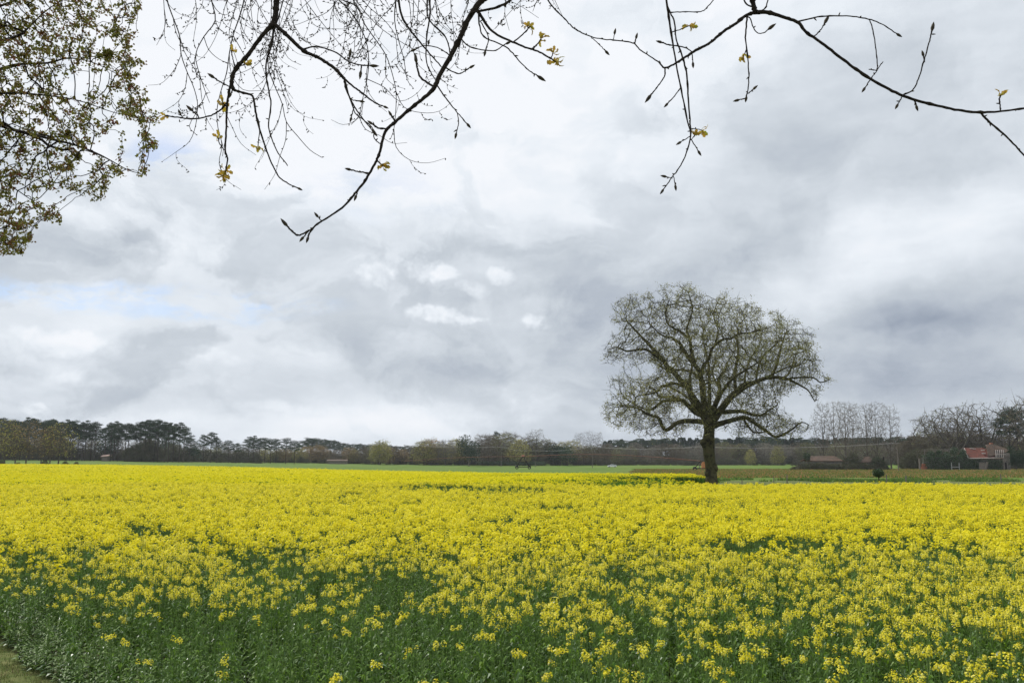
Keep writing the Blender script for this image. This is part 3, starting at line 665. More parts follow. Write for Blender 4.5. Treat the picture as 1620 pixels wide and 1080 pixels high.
    B([(840,79,1.4),(850,70,1.3),(856,62,1.2)], 4, 'L'); B([(812,67,1.3),(830,52,1.2),(838,42,1.2)], 4, 'L'); B([(872,92,1),(875,84,1)], 4, 'l')
    B([(758,38,1.5),(765,58,1.3),(800,75,1.3),(820,95,1.1),(835,110,1),(850,120,1.2)], 4.1, 'B')
    B([(690,133,1.4),(708,158,1.2),(725,180,1),(738,195,1)], 4, 'b'); B([(724,180,.9),(726,195,.9),(722,210,.9)], 4, 'b')
    B([(703,106,1.1),(725,117,1.1),(742,108,1)], 4, 'b'); B([(714,95,1.2),(705,60,1.3),(678,30,1.5),(676,-10,1.8)], 4.1)
    B([(745,20,2.4),(790,10,2.4),(812,-4,2.6),(830,-30,2.8)], 3.95); B([(760,34,1.2),(772,60,1),(768,80,1)], 4, 'b')
    B([(712,88,1.1),(695,78,1),(672,72,1),(658,78,1)], 4, 'b'); B([(728,60,1.3),(745,75,1.2),(780,80,1),(800,70,1)], 3.95, 'b')
    B([(700,108,1.2),(680,85,1.4),(655,55,1.8),(635,25,2),(628,-25,2.4)], 4.15); B([(690,128,.9),(676,100,1.1),(674,60,1.3),(680,20,1.6),(678,-25,1.8)], 4.1)
    # left forked branch
    B([(437,-40,6),(437,-5,5.4),(436,15,5),(433,36,5),(421,50,3.9),(410,62,3.8),(390,90,3.6),(376,104,3.6),(368,118,3.6),(366,132,3.4),(369,142,3)], 4.5)
    B([(369,142,2.2),(385,147,2),(399,153,2),(404,178,1.8),(410,205,1.6),(425,245,1.4),(440,278,1.3),(455,290,1.1),(470,297,1)], 4.5, 'b')
    B([(366,128,2.4),(361,150,2.1),(359,175,2),(357,210,1.8),(357,238,1.7),(360,250,1.5),(357,270,1.4)], 4.5, 'L'); B([(357,272,1),(352,278,1)], 4.5, 'L')
    B([(361,160,1.8),(348,174,1.7),(330,184,1.5),(305,188,1.4),(280,186,1.3),(262,183,1.2)], 4.5, 'l')
    B([(314,184,1.1),(305,176,1.2)], 4.5, 'B'); B([(289,187,1),(286,181,1)], 4.5, 'b'); B([(357,240,1),(347,228,1),(345,218,1)], 4.5, 'l'); B([(356,167,1),(352,162,1)], 4.5, 'L')
    B([(366,138,1.2),(352,132,1.2),(340,124,1.3)], 4.5, 'B'); B([(372,106,1.1),(368,94,1),(366,80,1)], 4.5, 'l'); B([(378,105,1.2),(388,102,1.2)], 4.5, 'l')
    B([(404,178,1),(410,200,.9),(408,232,.9)], 4.5, 'l'); B([(369,140,1),(366,147,1.2)], 4.5, 'b')
    B([(433,38,4),(447,50,3.6),(460,62,3.5),(480,80,3.3),(495,88,3.1),(510,96,3),(530,110,2.8),(545,125,2.8)], 4.5, n=4)
    B([(545,125,2),(548,140,1.7),(558,165,1.4),(573,185,1.2),(588,205,1)], 4.5, 'B'); B([(545,125,1.9),(560,138,1.7),(575,150,1.6),(592,163,1.4),(606,168,1.3)], 4.5, 'b')
    B([(480,78,1.7),(500,74,1.5),(530,82,1.4),(552,98,1.3),(572,103,1.3),(585,104,1.3)], 4.5, 'B'); B([(552,96,1.2),(553,90,1.2)], 4.5, 'B'); B([(572,105,1.2),(571,112,1.4)], 4.5, 'B')
    B([(433,40,2.2),(431,70,1.8),(422,98,1.6),(422,125,1.5),(428,165,1.3),(425,200,1.2),(438,238,1),(455,262,.9)], 4.55)
    B([(560,170,1),(556,185,1)], 4.5, 'b'); B([(555,158,1),(568,160,1)], 4.5, 'b')
    # right branch
    B([(1184,-40,5.2),(1188,-10,4.6),(1192,10,4.4),(1195,20,4.4)], 4)
    B([(1195,20,3.4),(1180,25,3),(1165,37,2.8),(1150,47,2.7),(1135,58,2.6),(1120,70,2.5),(1100,80,2.6),(1083,92,2.2),(1065,102,1.9),(1052,108,1.9),(1040,98,1.3),(1015,80,1.2),(1000,68,1.3),(975,65,1.2),(945,60,1.1),(920,53,1.3),(905,42,1.2),(890,28,1.2),(872,8,1.4),(850,-25,1.6)], 4)
    B([(1052,108,1.5),(1050,122,1.3),(1040,138,1.1),(1030,150,1.3)], 4, 'B'); B([(1095,82,1),(1082,76,1.2),(1060,72,1.2),(1048,68,1.3)], 4, 'b'); B([(1095,84,1),(1096,98,1)], 4, 'b')
    B([(936,60,.8),(950,72,.8),(957,80,.8)], 4, 'b'); B([(970,65,.8),(972,55,.8)], 4, 'b'); B([(1004,70,1),(1006,62,1.2)], 4, 'b')
    B([(1195,20,4),(1215,20,3.6),(1240,28,3),(1262,35,3),(1275,50,2.6),(1300,68,2.5),(1330,92,2.5),(1360,113,2.4),(1395,135,2.4),(1430,152,2.5),(1470,165,2.4),(1510,173,2.2),(1545,177,2.4),(1580,176,1.9),(1620,171,1.7),(1670,166,1.5)], 4)
    B([(1550,177,2),(1560,188,2),(1570,198,1.8),(1595,220,1.6),(1620,245,1.6),(1655,285,1.4)], 4, 'b')
    B([(1264,34,1.6),(1300,27,1.3),(1340,25,1.2),(1370,29,1.2),(1395,38,1),(1418,53,1)], 4, 'b'); B([(1376,31,1.1),(1382,52,1.1),(1387,85,1),(1388,110,1),(1380,122,1),(1369,138,1.1)], 4, 'b')
    B([(1388,110,.9),(1397,98,.9)], 4); B([(1388,112,.9),(1374,110,.9)], 4)
    B([(1430,150,1.5),(1446,141,1.3),(1455,122,1.2),(1463,92,1.2),(1470,65,1.2),(1474,50,1.3)], 4, 'B'); B([(1463,98,1),(1461,90,1.2)], 4, 'b'); B([(1427,153,1.1),(1421,164,1)], 4, 'b')
    B([(1288,58,1.2),(1298,48,1.1),(1304,38,1.2)], 4, 'B'); B([(1446,157,1.4),(1449,166,1.6)], 4, 'b'); B([(1583,175,1.3),(1581,160,1.2),(1582,152,1.6)], 4, 'l')
    B([(1192,12,1.6),(1180,5,1.5),(1168,-25,1.5)], 4); B([(1204,18,1.4),(1214,8,1.2),(1216,-20,1.2)], 4, 'b')
    B([(1182,26,1.8),(1179,60,1.4),(1183,100,1.2),(1185,130,1.1),(1181,152,1.1)], 4, 'b'); B([(1184,148,1),(1191,142,1)], 4, 'b'); B([(1182,155,1),(1170,158,1)], 4, 'b'); B([(1180,80,1),(1178,86,1)], 4, 'l')
    B([(1186,28,1.2),(1195,50,1),(1208,52,1),(1215,47,1.2)], 4, 'B')
    # hanging twigs
    B([(1048,-40,2),(1052,-10,1.9),(1057,20,2),(1065,70,1.6),(1075,130,1.4),(1087,190,1.3),(1092,215,1.3),(1085,245,1.2),(1075,265,1.1),(1062,282,1),(1050,299,1)], 4.2, 'b')
    B([(1057,12,1.5),(1066,35,1.4),(1070,62,1.3),(1080,90,1.6),(1086,120,1.6),(1090,165,1.5),(1093,212,1.3)], 4.15)
    B([(1058,20,1.1),(1085,19,1),(1108,18,1),(1120,10,1),(1140,-14,1)], 4.2, 'b'); B([(1067,50,1),(1080,46,.9),(1090,41,.9)], 4.2, 'L')
    B([(1077,138,1),(1066,152,1),(1057,163,1.1)], 4.2, 'b'); B([(1092,204,.9),(1104,205,.8),(1110,206,.8)], 4.2, 'l'); B([(1094,222,.9),(1104,238,1)], 4.2, 'b'); B([(1093,222,.8),(1099,214,.8)], 4.2, 'l')
    B([(1091,216,.9),(1078,224,.9)], 4.2, 'b'); B([(1066,280,.8),(1068,292,.8)], 4.2, 'b'); B([(1064,282,.8),(1055,280,.8)], 4.2, 'b')
    s.radii(.0016, 2.4)
    base = np.array([2.6, -3.2, float(gz(2.6, -3.2))])
    root = empty('overhanging_oak', base, 'oak whose dark budding branches hang into the top of the view with few yellow leaves', 'tree')
    s.tubes(br, sides=((.1, 10), (.006, 6), (0, 5)))
    for q, nm, mt, sm in [(br, 'branches', m_dark, True), (bd, 'small_buds', m_bud, True)]+[(g, 'bud', m_bud, True) for g in BD]+[(g, 'leaf_cluster', m_yleaf, False) for g in LF]:
        q.V = [v-base for v in q.V]; o = q.build(nm, [mt], root, sm)
        if nm == 'small_buds': o['kind'] = 'stuff'
make_overhang()

def make_birch():
    d = 6.2; s = Skel([-4.8, -1.5, 1.4], .16); bd = QM(); k = d/1312.
    s.path([[-4.8,-1.5,1.4,.18],[-4.7,-1.3,4,.15],[-4.6,-1,7,.12],[-4.2,0,9.5,.09]], start=0)
    hubs = []
    for (u, dd) in ((270,6.0),(345,6.4),(420,6.6),(500,6.3),(570,6.6),(640,6.2),(720,6.4),(800,6.5),(860,6.3)):
        p = W(u, -170, dd); s.path([[-4.2,0,9.5,.05],[p[0]*.6-1.6, 2.6, 9.2, .03],[p[0]*.9-.3, 4.8, 8.0, .016],[p[0],p[1],p[2],.009]]); hubs.append((u, dd))
    def strand(u, v0, ln, dd, drift, r=.0042, lvl=0):
        pts = []; n = max(4, int(ln/28)); x = u; vv = v0; ang = random.uniform(-.25, .25)+drift*.3
        for i in range(n+1):
            t = i/n; pts.append([x, vv, t]); ang += random.uniform(-.30, .30); ang *= .9
            if random.random() < .12: ang += random.choice((-1, 1))*.5
            x += math.sin(ang+drift*t*1.2)*ln/n; vv += math.cos(ang+drift*t*1.2)*ln/n*(1-(.5 if t > .85 else 0))
        rows = []
        for (a, b, t) in pts: p = W(a, b, dd+random.uniform(-.04, .04)); rows.append([p[0], p[1], p[2], max(.0013, r*(1-.62*t))])
        s.path(rows, n=3); q = catmull(rows, 2)
        for i in range(1, len(q)):
            if random.random() < .6: bud(bd, q[i, :3], rng.normal(size=3)+[0, 0, -.3], random.uniform(.012, .028), .0048)
        if lvl < 2:
            for i in range(1, len(pts)-1):
                if random.random() < (.60 if lvl == 0 else .5):
                    sg = random.choice((-1, 1)); strand(pts[i][0], pts[i][1], ln*random.uniform(.16, .42), dd+random.uniform(-.05, .05), sg*random.uniform(.7, 1.6), r*.55, lvl+1)
    reach = ([230,270,300,330,380,440,480,520,560,600,650,700,750,800,860,900], [90,190,200,170,190,250,275,240,130,150,140,165,100,95,110,40])
    for i in range(44):
        u = random.choice((random.uniform(240, 560), random.uniform(400, 700), random.uniform(600, 880))); L_ = np.interp(u, *reach)*random.uniform(.35, 1.0)+80
        h = min(hubs, key=lambda q: abs(q[0]-u)); strand(u, -85-random.random()*30, L_, h[1]+random.uniform(-.5, .5), random.uniform(-.5, .5))
    for (u, v0, ln, dr) in ((268,-60,300,.25),(330,-60,250,-.3),(520,-60,330,.15),(500,-60,300,.1),(460,-60,350,.35),(635,-60,220,-.1),(395,-60,330,-.1)): strand(u, v0, ln, 6.2, dr, .006)
    s.radii(.0013, 2.4); br = QM(); s.tubes(br, sides=((.05, 8), (.006, 5), (0, 4))); base = np.array([-4.8, -1.5, float(gz(-4.8, -1.5))])
    root = empty('overhanging_birch', base, 'tree with very fine drooping twigs and tiny buds hanging behind the dark oak branches', 'tree')
    for q, nm, mt in ((br, 'branches', m_dark), (bd, 'buds', m_bud)):
        q.V = [v-base for v in q.V]; o = q.build(nm, [mt], root, True)
        if nm == 'buds': o['kind'] = 'stuff'
    print('birch', len(s.P))
make_birch()

def make_maple():
    d = 11.; tx, ty = -10.8, 11.; tz = float(gz(tx, ty)); s = Skel([tx, ty, tz-.1], .26)
    s.path([[tx,ty,tz-.1,.28],[tx+.05,ty,2,.22],[tx+.1,ty,4.5,.19],[tx,ty,7,.15],[tx,ty,9.5,.09],[tx,ty,11,.04]], start=0)
    def limb(z0, pts, dd, r):
        n = len(pts); s.path([[tx+.08, ty, z0, r*1.2]]+[[*W(u, v, d+dd*(i+1)/n), max(.006, .7*r*(1-.9*(i+1)/n))] for i, (u, v) in enumerate(pts)])
    limb(4.2, [(-180,215),(-80,190),(0,195),(20,205),(40,210),(80,220),(120,230),(160,246),(200,268),(226,276)], -.5, .055)
    limb(5.0, [(-160,150),(-60,130),(0,110),(30,102),(75,100),(110,92),(150,100),(190,120)], .5, .05)
    limb(5.6, [(-150,90),(-50,75),(0,65),(28,57),(45,45),(70,20),(100,0),(140,-20)], -.3, .05)
    limb(5.0, [(-120,160),(0,148),(60,150),(120,158),(180,178),(226,186)], -.2, .035)
    limb(4.0, [(-160,260),(-60,270),(0,285),(40,310),(75,335)], .4, .04); limb(3.6, [(-160,320),(-80,340),(-20,362),(10,385),(30,392)], 0, .03)
    limb(6.4, [(-100,20),(0,10),(60,-20),(140,-60)], .3, .045); limb(6.6, [(-60,-60),(60,-70),(160,-60),(205,-20),(215,20)], 0, .045)
    poly = [(-330,-160),(150,-140),(205,-60),(222,0),(214,60),(224,105),(246,165),(247,215),(236,275),(182,298),(140,312),(97,300),(88,318),(97,362),(66,345),(40,330),(50,370),(42,402),(4,398),(-40,384),(-300,380)]
    n = 12000; u = rng.uniform(-330, 250, n); v = rng.uniform(-160, 405, n); k = in_poly(poly, u, v); u, v = u[k][:6600]+rng.normal(size=6600)[:k.sum()]*6, v[k][:6600]+rng.normal(size=6600)[:k.sum()]*6
    k = ~((u > 15) & (v > 295+.15*u) & (v < 318) & (u < 90)) & ((vn(u, v, 26, 3) > .30) | (u < 60)) & ((vn(u, v, 15, 9) > .33) | (u < 150)); u, v = u[k], v[k]
    att = np.array([W(a_, b_, d+c_) for a_, b_, c_ in zip(u, v, rng.uniform(-.9, .9, len(u)))])
    s.grow(att, 1.0, .08, .07, 120, (.14, 0, .03), .12); s.radii(.0042, 2.3); print('maple', len(s.P))
    base = np.array([tx, ty, tz]); br = QM(); s.tubes(br, sides=((.1, 8), (.02, 5), (0, 3)))
    t, p = s.tips(); lf = QM(); t = t[np.unique(np.round(t/.075).astype(int), axis=0, return_index=True)[1]]; C = np.repeat(t, 12, 0)+rng.normal(size=(len(t)*12, 3))*.024; lf.cards(C, rng.uniform(.025, .052, len(C)), .75)
    th, _ = s.thin_nodes(.006); th = th[rng.random(len(th)) < .38]; C = np.repeat(th, 7, 0)+rng.normal(size=(len(th)*7, 3))*.022; lf.cards(C, rng.uniform(.026, .056, len(C)), .75)
    root = empty('budding_maple', base, 'tree in fresh red and green bud reaching in from the left edge of the view', 'tree')
    for q, nm, mt, sm in ((br, 'branches', m_dark, True), (lf, 'leaf_clusters', m_mleaf, False)): q.V = [v_-base for v_ in q.V]; q.build(nm, [mt], root, sm)
make_maple()

# ------------------------------------------------------------------ tree library for the distance (each built once, height about 10)
def lib_bare(kind, H, Wd, na, tw, twm, budm=None, budn=0, multi=False):
    s = Skel([0, 0, 0], .02*H); z0 = {'oak': .18, 'poplar': .14, 'bush': .02, 'wood': .12, 'row': .3}[kind]*H
    tr = .016*H if kind != 'oak' else .026*H
    if multi or kind == 'bush':
        for j in range(5):
            th = j*1.25+random.random(); o = Wd*.22; s.path([[0,0,0,tr*.6],[math.cos(th)*o*.5,math.sin(th)*o*.5,H*.3,tr*.45],[math.cos(th)*o,math.sin(th)*o,H*.6,tr*.25]], start=0)
    elif kind == 'oak':
        s.path([[0,0,0,tr*1.2],[.1,0,z0,tr],[0,.1,z0*1.8,tr*.8]], start=0)
        for j in range(6):
            th = j*1.05+random.random()*.5; o = Wd*.3; s.path([[0,0,z0*1.3,tr*.7],[math.cos(th)*o*.5,math.sin(th)*o*.5,H*(.36+.05*random.random()),tr*.5],[math.cos(th)*o,math.sin(th)*o,H*(.5+.25*random.random()),tr*.3]])
    elif kind == 'poplar':
        s.path([[0,0,0,tr],[random.uniform(-.1,.1),0,H*.3,tr*.7],[random.uniform(-.4,.4),.2,H*.6,tr*.42],[random.uniform(-.5,.5),0,H*.9,tr*.12]], start=0)
        for j in range(9):
            th = j*2.4+random.random()*.5; o = Wd*(.2+.3*random.random()); z1 = H*(.10+.045*j); s.path([[0,0,z1,tr*.4],[math.cos(th)*o*.55,math.sin(th)*o*.55,z1+H*.13,tr*.28],[math.cos(th)*o,math.sin(th)*o,min(H*.93, z1+H*(.33+.1*random.random())),tr*.1]])
    else: s.path([[0,0,0,tr],[random.uniform(-.1,.1),0,H*.3,tr*.8],[random.uniform(-.3,.3),0,H*.6,tr*.5],[random.uniform(-.3,.3),random.uniform(-.3,.3),H*.93,tr*.15]], start=0)
    n = na*6; p = rng.uniform(-1, 1, (n, 3)); 
    zz = (p[:, 2]+1)/2; prof = {'oak': lambda t: np.sqrt(np.clip(1-(2*t-1)**2, 0, 1))**.8, 'poplar': lambda t: np.sqrt(np.clip(1-(1.45*t-.6)**2, 0, 1))**.8*(.75+.3*t),
                                'bush': lambda t: np.sqrt(np.clip(1-t**2, 0, 1)), 'wood': lambda t: np.sqrt(np.clip(1-(1.6*t-.7)**2, 0, 1)), 'row': lambda t: np.sqrt(np.clip(1-(1.7*t-.75)**2, 0, 1))}[kind](zz)
    lump = .72+.5*vn(np.arctan2(p[:, 1], p[:, 0])*2+5, zz*4, 1., random.randint(0, 99)); rr = np.hypot(p[:, 0], p[:, 1]); k = rr < prof*lump
    p = p[k][:na]; zz = zz[k][:na]; att = np.stack([p[:, 0]*Wd/2, p[:, 1]*Wd/2, z0+zz*(H-z0)], 1)
    bias = {'poplar': (0,0,.22), 'bush': (0,0,.2)}.get(kind, (0,0,.12)); s.grow(att, H*.28, H*.035, H*.027, 60, bias, .25); s.radii(.03 if kind in ('poplar', 'oak') else .024, 2.15)
    q = QM(); s.tubes(q, sides=((.12, 6), (.05, 4), (0, 3))); t, pr = s.thin_nodes(.07); kk = tw; a = np.repeat(t, kk, 0); d = np.repeat(t-pr, kk, 0); d /= np.linalg.norm(d, axis=1)[:, None]+1e-9
    d = d*.8+rng.normal(size=d.shape)*.5+np.array(bias)*.6; b = a+d*rng.uniform(.3, .9, (len(a), 1)); c = QM(); c.slivers(a, b, {'poplar': .02, 'oak': .018, 'wood': .02, 'row': .014, 'bush': .022}[kind])
    if budm is not None:
        sel = b[rng.random(len(b)) < budn]; c.cards(sel, rng.uniform(.16, .38, len(sel)), .7, mi=1)
    return q, c, [m_btrunk], [twm]+([budm] if budm else [])
def lib_pine(H=18, W_=8):
    q, c = QM(), QM(); bend = rng.normal(size=2)*.5; P = [np.array([bend[0]*t*t, bend[1]*t*t, H*t*.93]) for t in (0, .3, .6, .85, 1)]
    q.tube(P, [.26, .22, .17, .11, .05], 6); n = 17
    for j in range(n):
        t = .52+.46*(j/n)+random.random()*.03; th = j*2.4+random.random()*.6; k = math.sin(min(1, (1.06-t)/.42)*1.5); o = W_*.5*k*(.55+.45*random.random()); st = np.array([bend[0]*t*t, bend[1]*t*t, H*t*.93])
        e = st+np.array([math.cos(th)*o, math.sin(th)*o, H*.05+o*.18]); q.tube([st, (st+e)/2+[0, 0, -.15], e], [.07, .05, .02], 4)
        rx = (1.1+1.*random.random())*W_/8; m = 300; v = rng.normal(size=(m, 3)); v /= np.linalg.norm(v, axis=1)[:, None]; v *= (rng.random((m, 1))**.45)*[rx, rx, rx*.42]; v[:, 2] = np.where(v[:, 2] < 0, v[:, 2]*.5, v[:, 2]); c.cards(e+v, rng.uniform(.25, .5, m), .35, up=np.tile([0, 0, .35], (m, 1)))
        if random.random() < .5: 
            e2 = st+np.array([math.cos(th+1), math.sin(th+1), .5])*o*.4; v = rng.normal(size=(80, 3))*[.5, .5, .25]; c.cards(e2+v, .35, .4)
    for j in range(5): t = .3+.05*j; th = random.random()*6.28; st = np.array([bend[0]*t*t, bend[1]*t*t, H*t*.93]); q.tube([st, st+[math.cos(th)*.8, math.sin(th)*.8, .1]], [.03, .01], 3)
    return q, c, [m_ptrunk], [m_pine]
def lib_conifer(H=14, W_=5):
    q, c = QM(), QM(); q.tube([(0,0,0), (0,0,H*.5), (0,0,H*.98)], [.2, .12, .03], 5); m = 2400; t = rng.random(m)**.8; th = rng.random(m)*6.28
    r = W_/2*(1-t)**.8*(.25+.75*np.sqrt(rng.random(m)))*(.75+.5*vn(th*1.5, t*14, 1, random.randint(0, 50))); z = H*(.06+.94*t); C = np.stack([np.cos(th)*r, np.sin(th)*r, z], 1)
    up = np.stack([np.cos(th), np.sin(th), -.3+0*th], 1); c.cards(C, rng.uniform(.3, .7, m), .4, up=up); return q, c, [m_ptrunk], [m_conif]
def lib_round(H, W_, m, mt, size=.3):
    q, c = QM(), QM(); q.tube([(0,0,0), (.05,0,H*.35), (0,0,H*.6)], [.03*H, .02*H, .01*H], 5); nl = 9
    for j in range(nl):
        th = j*2.4; o = W_*.27*(j > 0); cc = np.array([math.cos(th)*o, math.sin(th)*o, H*(.35+.45*random.random())]); rr = np.array([W_*.26, W_*.26, H*.24]); v = rng.normal(size=(m//nl, 3)); v /= np.linalg.norm(v, axis=1)[:, None]; v *= rng.random((len(v), 1))**.4*rr; c.cards(cc+v, rng.uniform(size*.6, size*1.3, len(v)), .6)
    return q, c, [m_btrunk], [mt]
LIB = {}
def reg(key, q, c, mq, mc): LIB.setdefault(key, []).append((q.mesh('trunk', mq, True), c.mesh('crown', mc)))
for i in range(5): reg('pine', *lib_pine(18, random.uniform(7, 9.5)))
for i in range(3): reg('conifer', *lib_conifer(14, random.uniform(4, 6)))
for i in range(3): reg('oakb', *lib_bare('oak', 14, 15, 480, 2, m_twig, m_budg, .1))
for i in range(3): reg('wood', *lib_bare('wood', 10, 8, 420, 6, m_twig))
for i in range(2): reg('woodgrey', *lib_bare('wood', 10, 7, 420, 6, m_twigg))
for i in range(3): reg('woodyellow', *lib_bare('wood', 10, 8, 420, 4, m_twig, m_budy, .75))
for i in range(3): reg('woodbrown', *lib_bare('wood', 10, 8.5, 420, 4, m_twig, m_budb, .65))
for i in range(2): reg('woodolive', *lib_bare('wood', 10, 8, 420, 4, m_twig, m_budg, .7))
for i in range(3): reg('rowyellow', *lib_bare('row', 10, 6.5, 150, 3, m_twig, m_budy, .38))
for i in range(3): reg('rowbrown', *lib_bare('row', 10, 7.5, 190, 3, m_twig, m_budb, .2))
for i in range(3): reg('poplar', *lib_bare('poplar', 20, 10, 1100, 3, m_twigg, multi=False))
for i in range(3): reg('thicket', *lib_bare('bush', 5, 7, 360, 7, m_bram))
for i in range(2): reg('evergreen', *lib_round(8, 7, 2600, m_conif, .35))
for i in range(2): reg('hedge', *lib_round(3, 7, 1500, m_ivy, .25))
for i in range(2): reg('palegreen', *lib_round(5, 5.5, 900, m_budy, .28))
NAT = dict(rowyellow=10, rowbrown=10, pine=18, conifer=14, oakb=14, wood=10, woodgrey=10, woodyellow=10, woodbrown=10, woodolive=10, poplar=20, thicket=5, evergreen=8, hedge=3, palegreen=5)
NM = dict(rowyellow='budding_tree', rowbrown='budding_tree', pine='pine_tree', conifer='conifer_tree', oakb='bare_oak', wood='bare_tree', woodgrey='bare_tree', woodyellow='budding_tree', woodbrown='budding_tree', woodolive='budding_tree', poplar='poplar_tree', thicket='thicket_bush', evergreen='evergreen_tree', hedge='hedge_bush', palegreen='spring_bush')
def plant(kind, u, d, vtop=None, h=None, label='', group=None, wide=1.0, var=None):
    p = G(u, d)
    if h is None: h = (CZ-p[2])-(vtop-719)*d/1312.
    me = LIB[kind][random.randrange(len(LIB[kind])) if var is None else var]
    cat = 'bush' if kind in ('thicket', 'hedge', 'palegreen') else 'tree'
    e = empty(NM[kind], p-[0, 0, .1], label, cat, group, random.random()*6.28); k = h/NAT[kind]*1.02; e.scale = (k*wide, k*wide, k)
    for nm, m in zip(('trunk', 'crown'), me): o = bpy.data.objects.new(nm, m); COL.objects.link(o); o.parent = e
    return e
U = random.uniform
# pines, left stand
def vt(u, tab): return float(np.interp(u, *tab))
tab1 = ([-60,0,40,100,125,150,158], [664,661,661,663,667,664,672])
for i in range(34):
    u = -70+i*6.9+U(-3, 3); 
    if 156 < u < 164: continue
    plant('pine', u, U(345, 375), vt(u, tab1)+U(0, 7), label='tall dark pine in the stand at the left end of the treeline', group='pines of the left stand', wide=.9)
tab2 = ([163,175,190,205,215,228,245,262,275,288,296], [676,668,666,671,670,662,662,667,668,670,688])
for u in (167,174,181,188,196,204,213,221,228,236,243,251,259,267,275,283,290):
    plant('pine', u+U(-2, 2), U(350, 366), vt(u, tab2)+U(0, 4), label='tall bare-stemmed pine in the open group right of the left stand', group='pines of the open group', wide=.95)
for u, v in ((322,688),(333,684),(343,692)): plant('pine', u, 372, v, label='pine in the small separate trio beyond the open pine group', group='trio of pines', wide=.95)
for u, v in ((300,692),(362,697),(374,701)): plant('pine', u, 385, v, label='short pine in the low gap beside the trio of pines', group='short pines by the trio', wide=1.1)
for u, v in ((393,691),(401,690),(410,693),(419,692),(428,695),(437,694),(452,694),(466,697)): plant('pine', u, U(395, 420), v+U(-1, 1), label='pine in the cluster left of the long low pine wood', group='pines of the middle cluster', wide=1.1)
tab3 = ([474,480,492,510,540,560,600,660,700,830], [700,694,692,695,699,702,704,706,706,706])
for i in range(46): u = 474+i*5.3+U(-2, 2); plant('pine', u, U(560, 640), vt(u, tab3)+U(-1, 2.5), label='distant pine of the long low wood behind the budding trees', group='pines of the distant low wood', wide=1.15)
# deciduous row along the far field edge, centre-left
row = [(300,'wood',700),(318,'wood',703),(340,'woodolive',706),(352,'woodgrey',700),(366,'wood',706),(382,'woodgrey',703),(396,'wood',704),(408,'wood',708),(420,'woodyellow',707),(436,'woodolive',709),(450,'woodbrown',708),(462,'woodolive',706),(474,'woodyellow',710),(488,'woodbrown',707),(500,'woodbrown',704),(512,'woodbrown',706),(524,'wood',712),(538,'wood',713),(552,'woodbrown',707),(562,'woodyellow',711),(576,'wood',706),(588,'woodolive',706),(612,'woodbrown',708),(624,'wood',707),(638,'woodbrown',711),(650,'wood',706),(662,'wood',704),
       (672,'woodyellow',697),(684,'woodbrown',695),(694,'woodyellow',702),(706,'woodgrey',696),(718,'woodyellow',697),(730,'woodyellow',696),(760,'woodgrey',689),(772,'wood',687),(783,'woodgrey',690),(796,'woodolive',688),(808,'wood',686),(820,'woodyellow',697),(832,'wood',693),(844,'woodolive',695),(862,'woodolive',697),(872,'wood',700),(893,'woodyellow',699),(906,'woodyellow',699),(922,'wood',706),(936,'woodolive',705),(950,'wood',702)]
names = {'wood': 'bare brown tree', 'woodgrey': 'bare grey tree', 'woodyellow': 'tree budding yellow-green', 'woodbrown': 'tree budding orange-brown', 'woodolive': 'tree budding dull olive green'}
for u, k, v in row:
    seg = 'below the small pines' if u < 390 else 'in front of the distant low pine wood' if u < 665 else 'in the taller row left of the parked car'
    plant(k, u+U(-2, 2), U(432, 455), v+U(-1, 1), label='%s %s' % (names[k], seg), group='%ss %s' % (names[k], seg), wide=1.25)
for i in range(66):
    u = 290+i*10.2+U(-4, 4); k = random.choice(['wood', 'woodgrey', 'woodolive', 'wood']); plant(k, u, U(458, 480), vtop=vt(u, ([290,400,660,700,960], [708,710,712,702,706]))+U(0, 5), label='low bare tree in the second rank behind the field-edge trees', group='second rank trees behind the field edge', wide=1.3)
plant('palegreen', 600, 430, 692, label='slim pale green tree rising above the budding row', wide=.8)
plant('woodyellow', 601, 428, 699, label='wide pale green tree under the slim pale spire', wide=1.3)
plant('evergreen', 742, 416, 689, label='dark dense evergreen standing alone in the budding row', wide=.95)
plant('pine', 786, 460, 683, label='small dark pine sticking out of the bare grey trees', wide=.7)
plant('poplar', 850, 440, 679, label='tall bare grey tree above the treeline left of the car', wide=1.2)
plant('poplar', 838, 445, 686, label='slimmer bare tree just left of the tall bare grey one', wide=1.0)
for u, v in ((876,697),(886,700)): plant('evergreen', u, 440, v, label='dark round evergreen behind the irrigation pipe', group='pair of dark evergreens behind the pipe')
plant('evergreen', 898, 428, 706, label='broad dull evergreen in front of the pale green crown', wide=1.2)
for u, v, l in ((917,685,'left'),(932,683,'middle'),(947,684,'right')): plant('poplar', u, 455, v, label='thin bare tree rising above the wood behind the car, %s one of three' % l, group='three thin bare trees above the car', wide=.85)
# conifer wood behind the oak
tab4 = ([955,1000,1060,1150,1200,1300,1480,1680], [698,695,694,693,692,694,692,690])
for i in range(110): u = 955+i*5.2+U(-3, 3); plant('conifer' if random.random() < .6 else 'pine', u, U(520, 560), vt(u, tab4)+U(-1.5, 4), label='dark conifer tip of the long wood behind the big oak', group='conifers of the wood behind the oak', wide=1.9)
for i in range(74):
    u = 952+i*9.4+U(-4, 4); k = random.choice(['wood', 'wood', 'woodgrey', 'woodolive']); plant(k, u, U(455, 500), vtop=vt(u, ([955,1200,1480,1700], [703,703,701,698]))+U(-3, 6), label='bare brown tree in front of the conifer wood', group='bare trees in front of the conifer wood', wide=1.35)
for u, v in ((1187,712),(1230,707)): plant('woodyellow', u, 440, v, label='bright yellow-green bush tree at the wood edge %s' % ('nearer the oak trunk' if u < 1200 else 'nearer the low ruin'), wide=1.0)
